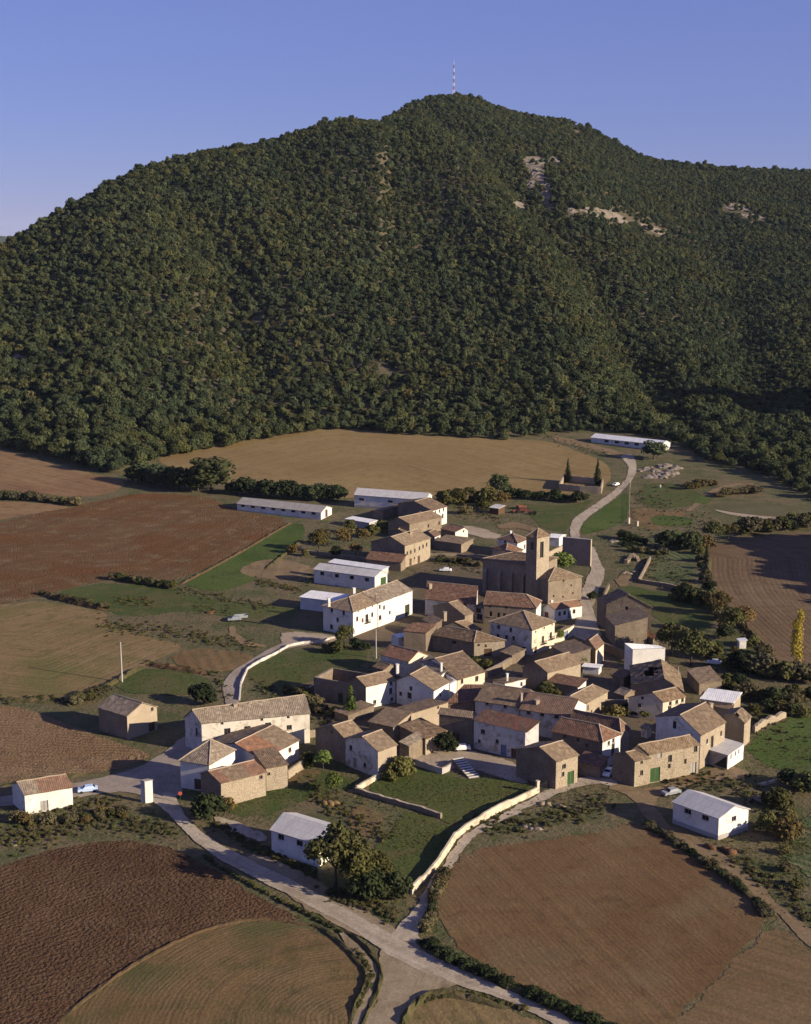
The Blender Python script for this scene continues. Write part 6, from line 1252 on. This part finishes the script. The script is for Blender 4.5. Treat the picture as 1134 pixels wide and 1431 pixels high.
def tractor(label, px, py, rz, col='red'):
    x, y, z = gnd(px, py); t = empty('tractor', (x, y, z)); t.rotation_euler = (0, 0, rz); bm = bmesh.new(); box_bm(bm, (-.9, 0, .7), 1.9, .7, .7); box_bm(bm, (.55, 0, .6), 1.1, .8, .6); bmesh.ops.bevel(bm, geom=bm.edges[:], offset=.06, segments=2, affect='EDGES'); bm_obj('body', bm, PNT[col], t)
    for a, r, w_ in ((.75, .78, .42), (-1.45, .45, .26)):
        for s in (-1, 1): bm = bmesh.new(); cyl_bm(bm, (a, s*.62, r), (a, s*(.62+w_), r), r, r, 14); bm_obj('wheel', bm, M['tyre'], t)
    bm = bmesh.new(); box_bm(bm, (.75, 0, 1.2), .5, .5, .12); box_bm(bm, (1.0, 0, 1.3), .1, .5, .45); bm_obj('seat', bm, M['iron'], t)
    bm = bmesh.new(); cyl_bm(bm, (-1.2, .1, 1.4), (-1.2, .1, 2.1), .05, .05, 6); bm_obj('exhaust_pipe', bm, M['iron'], t); tag(t, label, 'tractor')
tractor('red tractor parked on the field edge, nearer the dark open shed', 722, 717, .3)
tractor('red tractor parked at the right end of the farm machinery', 745, 719, -.2, 'dred')
def trailer(label, px, py, rz, col):
    x, y, z = gnd(px, py); t = empty('farm_trailer', (x, y, z)); t.rotation_euler = (0, 0, rz); bm = bmesh.new()
    box_bm(bm, (0, 0, .8), 4.0, 1.9, .12)
    for s in (-1, 1): box_bm(bm, (0, s*.95, .8), 4.0, .08, .75); box_bm(bm, (s*1.98, 0, .8), .08, 1.82, .75)
    bm_obj('box', bm, PNT[col], t); bm = bmesh.new(); cyl_bm(bm, (2.0, 0, .75), (3.3, 0, .6), .07, .06, 6); bm_obj('drawbar', bm, M['iron'], t)
    for s in (-1, 1): bm = bmesh.new(); cyl_bm(bm, (-.3, s*.8, .45), (-.3, s*1.05, .45), .45, .45, 12); bm_obj('wheel', bm, M['tyre'], t)
    tag(t, label, 'trailer')
trailer('red farm trailer standing between the two tractors', 733, 716, .1, 'red')
trailer('rusty farm trailer behind the red trailer and tractors', 729, 711, .5, 'dred')
trailer('silver farm trailer on the grass in front of the low white shed', 337, 866, .3, 'grey')

# ---------------------------------------------------------------- cattle on the pasture
def cow(label, px, py, rz, col, head_down=True):
    x, y, z = gnd(px, py); me = bpy.data.meshes.new('cow'); hz = .75 if head_down else 1.55
    V = [(.0, 0, 1.15), (-.45, 0, 1.17), (-.8, 0, 1.2), (.45, 0, 1.12), (.78, 0, 1.2), (1.05, 0, (1.2+hz)/2+.1), (1.32, 0, hz), (1.55, 0, hz-.2),
         (-.75, .24, .75), (-.82, .24, .42), (-.75, .24, .03), (-.75, -.24, .75), (-.82, -.24, .42), (-.75, -.24, .03), (.6, .2, .75), (.6, .2, .4), (.6, .2, .03), (.6, -.2, .75), (.6, -.2, .4), (.6, -.2, .03), (-.95, 0, 1.0), (-1.0, 0, .5)]
    E = [(0, 1), (1, 2), (0, 3), (3, 4), (4, 5), (5, 6), (6, 7), (2, 8), (8, 9), (9, 10), (2, 11), (11, 12), (12, 13), (4, 14), (14, 15), (15, 16), (4, 17), (17, 18), (18, 19), (2, 20), (20, 21)]
    Rr = [.40, .38, .32, .36, .30, .19, .16, .11, .15, .075, .06, .15, .075, .06, .13, .075, .06, .13, .075, .06, .05, .04]
    me.from_pydata(V, E, []); o = bpy.data.objects.new('cow', me); COL.objects.link(o); md = o.modifiers.new('skin', 'SKIN'); sb = o.modifiers.new('sub', 'SUBSURF'); sb.levels = 1; sb.render_levels = 1
    for i, v in enumerate(me.skin_vertices[0].data if me.skin_vertices else []): v.radius = (Rr[i], Rr[i]); v.use_root = (i == 0)
    if not me.skin_vertices:
        bmq = bmesh.new(); bmq.from_mesh(me); lay = bmq.verts.layers.skin.verify(); bmq.verts.ensure_lookup_table()
        for i, v in enumerate(bmq.verts): v[lay].radius = (Rr[i], Rr[i]); v[lay].use_root = (i == 0)
        bmq.to_mesh(me); bmq.free()
    me.materials.append(mat_plain('cow_hide', col, .9, .3)); o.location = (x, y, z); o.rotation_euler = (0, 0, rz); tag(o, label, 'cow')
cow('white cow grazing on the slope below the rock outcrop', 923, 682, 1.2, (.5, .45, .4))
cow('dark cow grazing next to the white cow', 927, 681, -.3, (.06, .04, .03))
cow('dark cow grazing alone in the middle of the brown pasture', 924, 706, .2, (.05, .035, .03))
cow('brown cow near the fence on the upper brown pasture', 897, 690, 2.9, (.09, .05, .03))
cow('dark cow near the fence on the lower brown pasture', 900, 699, .4, (.05, .035, .03))

# ---------------------------------------------------------------- trees and bushes one can tell apart
P_ = plant
P_('oak', 296, 687, 15.5, 'huge rounded tree in the hedge above the red field', wide=1.45)
row_of(['oak', 'dbush', 'oak'], [(183, 672), (240, 682), (280, 688)], 16, 8.0, 'dark tree in the shady hedge left of the huge rounded tree', 'trees of the shady hedge', 2.0, parts=True)
row_of(['dbush', 'oak', 'dbush'], [(318, 689), (370, 694), (440, 699), (478, 700)], 18, 6.2, 'dark tree in the hedge behind the very long white barn', 'trees of the hedge behind the long barn', 1.5, parts=True)
row_of(['scrub', 'bush', 'scrub'], [(-5, 697), (40, 699), (80, 703), (110, 707)], 16, 3.2, 'olive brown shrub in the hedge between the striped fields', 'hedge between the striped fields', 1.2)
P_('dbroad', 698, 694, 10.0, 'dark round tree standing highest in the hedge below the stubble field')
row_of(['bush', 'scrub', 'broad'], [(622, 706), (640, 704), (655, 701), (690, 703)], 11, 6.0, 'olive tree in the hedge between the barns and the dark round tree', 'olive trees of the upper hedge', 1.5, parts=True)
row_of(['dbush'], [(705, 693), (740, 698), (790, 701), (815, 703)], 15, 4.2, 'dark low bush in the hedge leading to the cemetery', 'low hedge to the cemetery', 1.2)
P_('abroad', 702, 710, 7.0, 'browning tree next to the dark open shed'); P_('bush', 676, 712, 4.5, 'olive bush left of the dark open shed'); P_('scrub', 650, 718, 3.5, 'brown shrub beside the pale track')
P_('broad', 446, 770, 8.5, 'big olive orchard tree behind the orchard wall'); P_('abroad', 482, 764, 7.0, 'yellow brown orchard tree in the middle of the orchard'); P_('abroad', 497, 778, 5.0, 'reddish orchard tree by the orchard wall')
P_('broad', 489, 745, 5.5, 'dull green tree in front of the low flat grey shed'); P_('bush', 519, 750, 5.0, 'olive bush between grey shed and big stone house'); P_('bush', 534, 743, 4.5, 'green bush beside the narrow tan barn'); P_('abroad', 508, 757, 5.0, 'brownish tree shading the back of the orchard'); P_('dbush', 470, 778, 4.0, 'dark bush under the orchard trees')
P_('abush', 409, 773, 3.2, 'rusty brown bush at the tip of the green meadow strip'); P_('bush', 427, 777, 2.6, 'small green bush left of the orchard wall')
P_('broad', 481, 902, 6.0, 'leafy tree in front of the white house with the balcony'); P_('bush', 472, 914, 3.5, 'low bush below the leafy tree on the lane'); P_('dbush', 497, 906, 3.0, 'dark bush on the bank under the white house'); P_('bush', 459, 911, 2.8, 'yellowish bush beside the sandy yard'); P_('dbush', 512, 909, 2.6, 'dark bush near the pale pole')
P_('dbush', 284, 984, 5.2, 'dark round bush at the bend of the lane', wide=1.1)
row_of(['scrub', 'bush'], [(98, 985), (125, 978), (150, 966)], 7, 2.6, 'dry shrub behind the lone stone barn', 'dry shrubs behind the lone barn')
P_('dbush', 291, 1146, 5.8, 'big round bush at the red striped barn corner', wide=1.0); P_('abush', 319, 1131, 2.4, 'reddish shrub at the wall of the striped barn')
P_('walnut', 468, 1240, 12.0, 'large dark walnut tree in front of the half hidden white barn', wide=1.0); P_('broad', 500, 1243, 8.5, 'lighter olive tree right of the large walnut tree'); P_('broad', 527, 1238, 6.5, 'yellowish green tree near the lower meadow')
row_of(['dbush'], [(500, 1252), (530, 1256), (562, 1250)], 7, 4.0, 'dark bush at the foot of the lower walled meadow', 'dark bushes below the lower meadow', 2.0)
P_('conifer', 490.5, 1003, 9.0, 'small pointed fir tree in front of the dark roofless barn'); P_('lime', 452, 1077, 4.6, 'young pale green tree beside the dark barn'); P_('lime', 467, 1108, 4.4, 'thin young tree on the grass above the straw heap'); P_('bush', 432, 1070, 3.2, 'bush behind the young pale green tree')
P_('dbush', 624, 1052, 4.6, 'round dark bush on the plaza', wide=1.05); P_('bush', 559, 1084, 4.6, 'bushy shrub at the corner of the grey gabled house'); P_('bush', 545, 1090, 2.6, 'low shrub on the white corner wall')
P_('lime', 786, 804, 8.0, 'bright green tree inside the pelota court', wide=1.35); P_('lime', 782, 897, 3.6, 'light green vine bush on the cream annex'); P_('lime', 814, 934, 4.4, 'light green bush behind the stone house with the sunny eave wall'); P_('bush', 766, 970, 3.2, 'dark green garden bush between the rows of houses', wide=1.5); P_('bush', 858, 1003, 3.2, 'garden bush behind the hip roofed houses', wide=1.3); P_('dbush', 828, 838, 2.8, 'dark bush on the shady side of the lane')
row_of(['dbush', 'bush'], [(658, 929), (672, 934), (690, 932)], 5, 2.2, 'low green bush in the garden before the long hipped barn', 'bushes before the long barn')
P_('walnut', 966, 930, 10.5, 'large dark walnut tree behind the faded barn roof', wide=1.05); P_('walnut', 938, 916, 9.5, 'large walnut tree next to the bright white house', wide=1.1); P_('bush', 992, 918, 5.0, 'green bush right of the walnut trees')
P_('abroad', 1003, 860, 7.5, 'orange brown tree on the edge of the right ploughed field'); P_('broad', 1022, 886, 8.5, 'olive tree in the hedge left of the tiny white hut'); P_('abroad', 1041, 880, 7.0, 'yellow brown tree against the right ploughed field'); P_('dbush', 1014, 893, 4.5, 'dark bush under the hedge trees'); P_('bush', 1052, 903, 3.5, 'bush right of the tiny white hut'); P_('scrub', 1068, 915, 3.0, 'brown shrub on the field bank')
P_('poplar', 1112.5, 938, 17.5, 'tall slender yellow poplar at the corner of the ploughed field')
row_of(['bush', 'dbush', 'bush', 'scrub'], [(1012, 935), (1045, 938), (1080, 945), (1125, 952), (1140, 958)], 9, 4.4, 'leafy bush in the thicket below the poplar', 'thicket below the poplar', 3.0, parts=True)
row_of(['bush', 'dbush', 'scrub'], [(1015, 955), (1050, 975), (1085, 985), (1135, 980)], 8, 3.8, 'bush in the thicket above the broken pale wall', 'thicket above the broken wall', 5.0)
row_of(['bush', 'dbush'], [(1048, 1000), (1075, 995), (1130, 1000)], 5, 2.8, 'small bush along the broken pale wall', 'bushes along the broken wall', 3.0)
row_of(['dbush', 'dbroad'], [(925, 766), (950, 768), (975, 769)], 8, 5.4, 'dark bush in the hollow above the vegetable garden', 'dark bushes above the vegetable garden', 1.5)
P_('broad', 998, 757, 8.5, 'grey green tree above the tip of the right ploughed field'); P_('abroad', 1018, 755, 6.5, 'browning tree at the upper edge of the right ploughed field'); P_('abush', 986, 766, 5.0, 'yellow bush left of the grey green tree'); P_('cypress', 987, 787, 7.0, 'small dark pointed tree beside the garden wall')
row_of(['bush', 'scrub', 'bush', 'dbush'], [(1035, 745), (1075, 742), (1110, 739), (1140, 737)], 12, 5.0, 'mixed bush along the upper edge of the right ploughed field', 'bushes along the upper field edge', 1.6)
row_of(['dbush'], [(866, 752), (885, 757), (905, 762)], 6, 3.2, 'dark bush by the grey stone heap', 'dark bushes by the stone heap')
P_('oak', 914, 642, 9.0, 'large dark round tree before the white barn by the forest', wide=1.5)
row_of(['scrub', 'abush'], [(962, 685), (980, 680), (1000, 678)], 6, 3.0, 'brown shrub on the slope right of the cows', 'brown shrubs on the cow slope')
row_of(['scrub'], [(1000, 696), (1030, 690), (1060, 689)], 9, 2.8, 'brown shrub on the bank above the crop field', 'brown shrubs above the crop field')
P_('cypress', 793.5, 674, 10.5, 'tall cypress at the left corner of the cemetery', wide=1.25); P_('cypress', 835, 678, 11.5, 'tall cypress at the right corner of the cemetery', wide=1.25)
row_of(['bush', 'dbush'], [(945, 838), (972, 842), (1000, 852)], 7, 4.4, 'green bush below the vegetable garden', 'bushes below the vegetable garden')
P_('abush', 1097, 1176, 4.6, 'browning bush at the edge of the cabbage field'); P_('bush', 1070, 1160, 3.6, 'olive bush right of the white barn with the dark plinth'); P_('bush', 1087, 1128, 4.4, 'green bush on the slope above the browning bush')
row_of(['dbush', 'bush'], [(1100, 1095), (1134, 1110)], 5, 3.6, 'green bush at the right edge under the long meadow', 'bushes under the long meadow')
row_of(['dbush'], [(588, 1318), (620, 1337), (660, 1356), (720, 1382), (790, 1414), (860, 1448)], 80, 1.15, 'low dark bush of the roadside hedge along the drilled field', 'roadside hedge of the drilled field', 1.6, 1.5, False, .55)
row_of(['dbush', 'scrub'], [(903, 1153), (945, 1178), (985, 1206), (1035, 1243), (1074, 1280)], 46, 0.9, 'low dark bush on the bank between drilled field and dirt track', 'hedge between drilled field and dirt track', 1.5, 1.4, False, .55)
row_of(['dbush', 'scrub'], [(592, 1306), (602, 1282), (609, 1252), (622, 1222)], 18, 1.3, 'scrubby bush between the side road and the drilled field', 'scrub along the side road', 1.0)
row_of(['scrub', 'dbush'], [(56, 830), (100, 841), (153, 852)], 18, 1.6, 'dark low shrub on the bank below the red field', 'shrubs on the bank below the red field', .6)
row_of(['scrub', 'dbush', 'bush'], [(158, 809), (200, 816), (244, 823)], 18, 2.2, 'shrub of the hedge under the red field corner', 'hedge under the red field corner', 1.0)

row_of(['bush', 'scrub', 'dbush'], [(980, 770), (984, 800), (992, 830), (1000, 850)], 8, 2.8, 'bush in the strip between vegetable garden and ploughed field', 'strip between garden and ploughed field', 2.0)
row_of(['dbush', 'bush', 'scrub'], [(870, 765), (890, 772), (930, 777)], 6, 2.0, 'low bush on the rough ground above the vegetable garden', 'rough ground above the garden', 3.0)
row_of(['bush', 'scrub'], [(955, 826), (985, 838), (1010, 872)], 6, 2.8, 'olive bush below the garden wall', 'olive bushes below the garden wall', 2.5)
row_of(['bush', 'dbush'], [(945, 895), (960, 900), (1005, 905), (1030, 912)], 5, 2.2, 'garden bush between walnut trees and tiny white hut', 'garden bushes by the tiny hut', 3.0)
row_of(['scrub', 'bush'], [(1075, 1120), (1105, 1150), (1095, 1200), (1120, 1250)], 6, 2.0, 'scrubby bush on the slope of the cabbage field', 'scrub on the cabbage field slope', 4.0)
row_of(['scrub', 'abush', 'bush'], [(20, 1150), (90, 1150), (150, 1140), (190, 1140)], 14, 1.8, 'brown shrub on the rough ground below the junction', 'shrubs below the junction', 5.0)
row_of(['bush', 'dbush'], [(860, 985), (885, 1000), (905, 1005)], 5, 2.2, 'bush in the dark yard behind the hip roofed houses', 'bushes in the dark yard', 2.0)
row_of(['bush', 'scrub'], [(400, 965), (430, 985), (470, 1005)], 7, 2.2, 'bush on the bank behind the pale long house', 'bushes behind the pale long house', 3.0)
row_of(['dbush', 'scrub'], [(605, 785), (640, 786), (670, 792)], 8, 1.8, 'weed bush on the dark square before the church', 'weed bushes of the dark square', 2.0)
# growth nobody could count
B1 = band([([(244, 824), (300, 834), (345, 843), (382, 850)], 70, 8), ([(142, 874), (200, 880), (269, 888), (320, 897), (354, 905)], 170, 13), ([(165, 838), (213, 843)], 40, 8), ([(203, 927), (250, 934), (297, 942)], 40, 5), ([(357, 812), (420, 826)], 60, 5), ([(270, 848), (330, 858)], 20, 8),
    ([(0, 980), (60, 975), (100, 985), (150, 962)], 60, 6), ([(0, 1175), (60, 1165), (110, 1150), (180, 1145)], 150, 22), ([(40, 1135), (110, 1125), (170, 1120)], 60, 10), ([(180, 1150), (240, 1165)], 70, 12), ([(460, 1250), (510, 1262), (550, 1280)], 110, 11), ([(300, 1152), (355, 1182), (440, 1222)], 120, 7),
    ([(660, 1145), (720, 1155), (790, 1140), (850, 1120)], 130, 18), ([(430, 1100), (500, 1150), (540, 1170)], 90, 18), ([(930, 1100), (1000, 1090), (1060, 1110), (1100, 1150)], 120, 20), ([(1020, 1195), (1090, 1240), (1134, 1290)], 70, 15), ([(880, 745), (920, 790), (960, 830)], 120, 25), ([(960, 900), (1010, 920), (1060, 935)], 110, 16),
    ([(1000, 945), (1060, 1010), (1134, 1050)], 70, 30), ([(890, 690), (950, 730), (1000, 740)], 90, 25), ([(610, 780), (670, 795)], 60, 10), ([(640, 715), (700, 725)], 40, 10), ([(470, 800), (420, 815)], 30, 8), ([(360, 955), (420, 990), (470, 1010)], 60, 14), ([(300, 940), (320, 975)], 20, 6),
    ([(985, 800), (1010, 850), (1070, 925)], 60, 5), ([(760, 610), (850, 640)], 50, 6), ([(500, 1330), (520, 1365), (500, 1410)], 40, 3), ([(285, 1196), (300, 1208), (360, 1242), (435, 1280), (480, 1304)], 90, 2), ([(590, 1400), (640, 1388), (740, 1412)], 40, 3)], 2.2, 1.1)
scatter('scrub', B1, rng.uniform(0.10, 0.42, len(B1)), [leaf_mesh('scrub_tuft', lobes_dome(200+s, 5, 1.5, 1.5, 0), 150, 0.36, 200+s, [LM[k]], 0.5) for s, k in enumerate(('scrub', 'scrub', 'weed', 'mid'))])
B2 = band([([(560, 860), (600, 910), (650, 940)], 90, 14), ([(700, 935), (760, 960), (850, 990)], 120, 14), ([(840, 930), (900, 1000)], 80, 14), ([(640, 780), (600, 800)], 120, 14), ([(640, 720), (760, 730)], 160, 16), ([(160, 850), (260, 850), (380, 870)], 260, 30), ([(180, 950), (290, 965)], 120, 16), ([(480, 1100), (620, 1110), (740, 1100)], 420, 24), ([(540, 1160), (620, 1180)], 260, 40), ([(330, 1120), (480, 1095)], 200, 22), ([(0, 1150), (250, 1160)], 260, 26), ([(680, 1130), (850, 1110)], 200, 22), ([(1000, 1160), (1120, 1260)], 200, 30),
    ([(860, 830), (990, 870)], 220, 26), ([(1050, 1050), (1134, 1060)], 160, 30), ([(820, 745), (880, 800)], 120, 22), ([(900, 700), (980, 700)], 160, 22), ([(370, 940), (500, 930)], 200, 24), ([(900, 800), (975, 805)], 200, 14), ([(1134, 1160), (1100, 1200)], 220, 24), ([(960, 900), (1020, 915)], 160, 16), ([(270, 830), (410, 760)], 120, 14), ([(470, 1255), (550, 1275)], 100, 12)], 2.5, 1.3)
scatter('weeds', B2, rng.uniform(0.06, 0.2, len(B2)), [leaf_mesh('weed_tuft', lobes_dome(220+s, 4, 1.4, 1.1, 0), 70, 0.42, 220+s, [LM[k]], 0.5, core=False) for s, k in enumerate(('weed', 'weed', 'scrub', 'lime'))])

# ---------------------------------------------------------------- the air of the valley
def haze():
    m, n = newmat('haze'); q = N(n); v = n.nodes.new('ShaderNodeVolumePrincipled'); v.inputs['Color'].default_value = (0.62, 0.76, 1.0, 1); v.inputs['Density'].default_value = 0.000014; v.inputs['Anisotropy'].default_value = 0.0
    o = n.nodes.new('ShaderNodeOutputMaterial'); n.links.new(v.outputs[0], o.inputs['Volume'])
    bm = bmesh.new(); bmesh.ops.create_cube(bm, size=1.0, matrix=Matrix.Translation((0, 12000, 188.5)) @ Matrix.Diagonal((90000, 26000, 383, 1)))
    tag(bm_obj('haze', bm, m), kind='stuff')
haze()
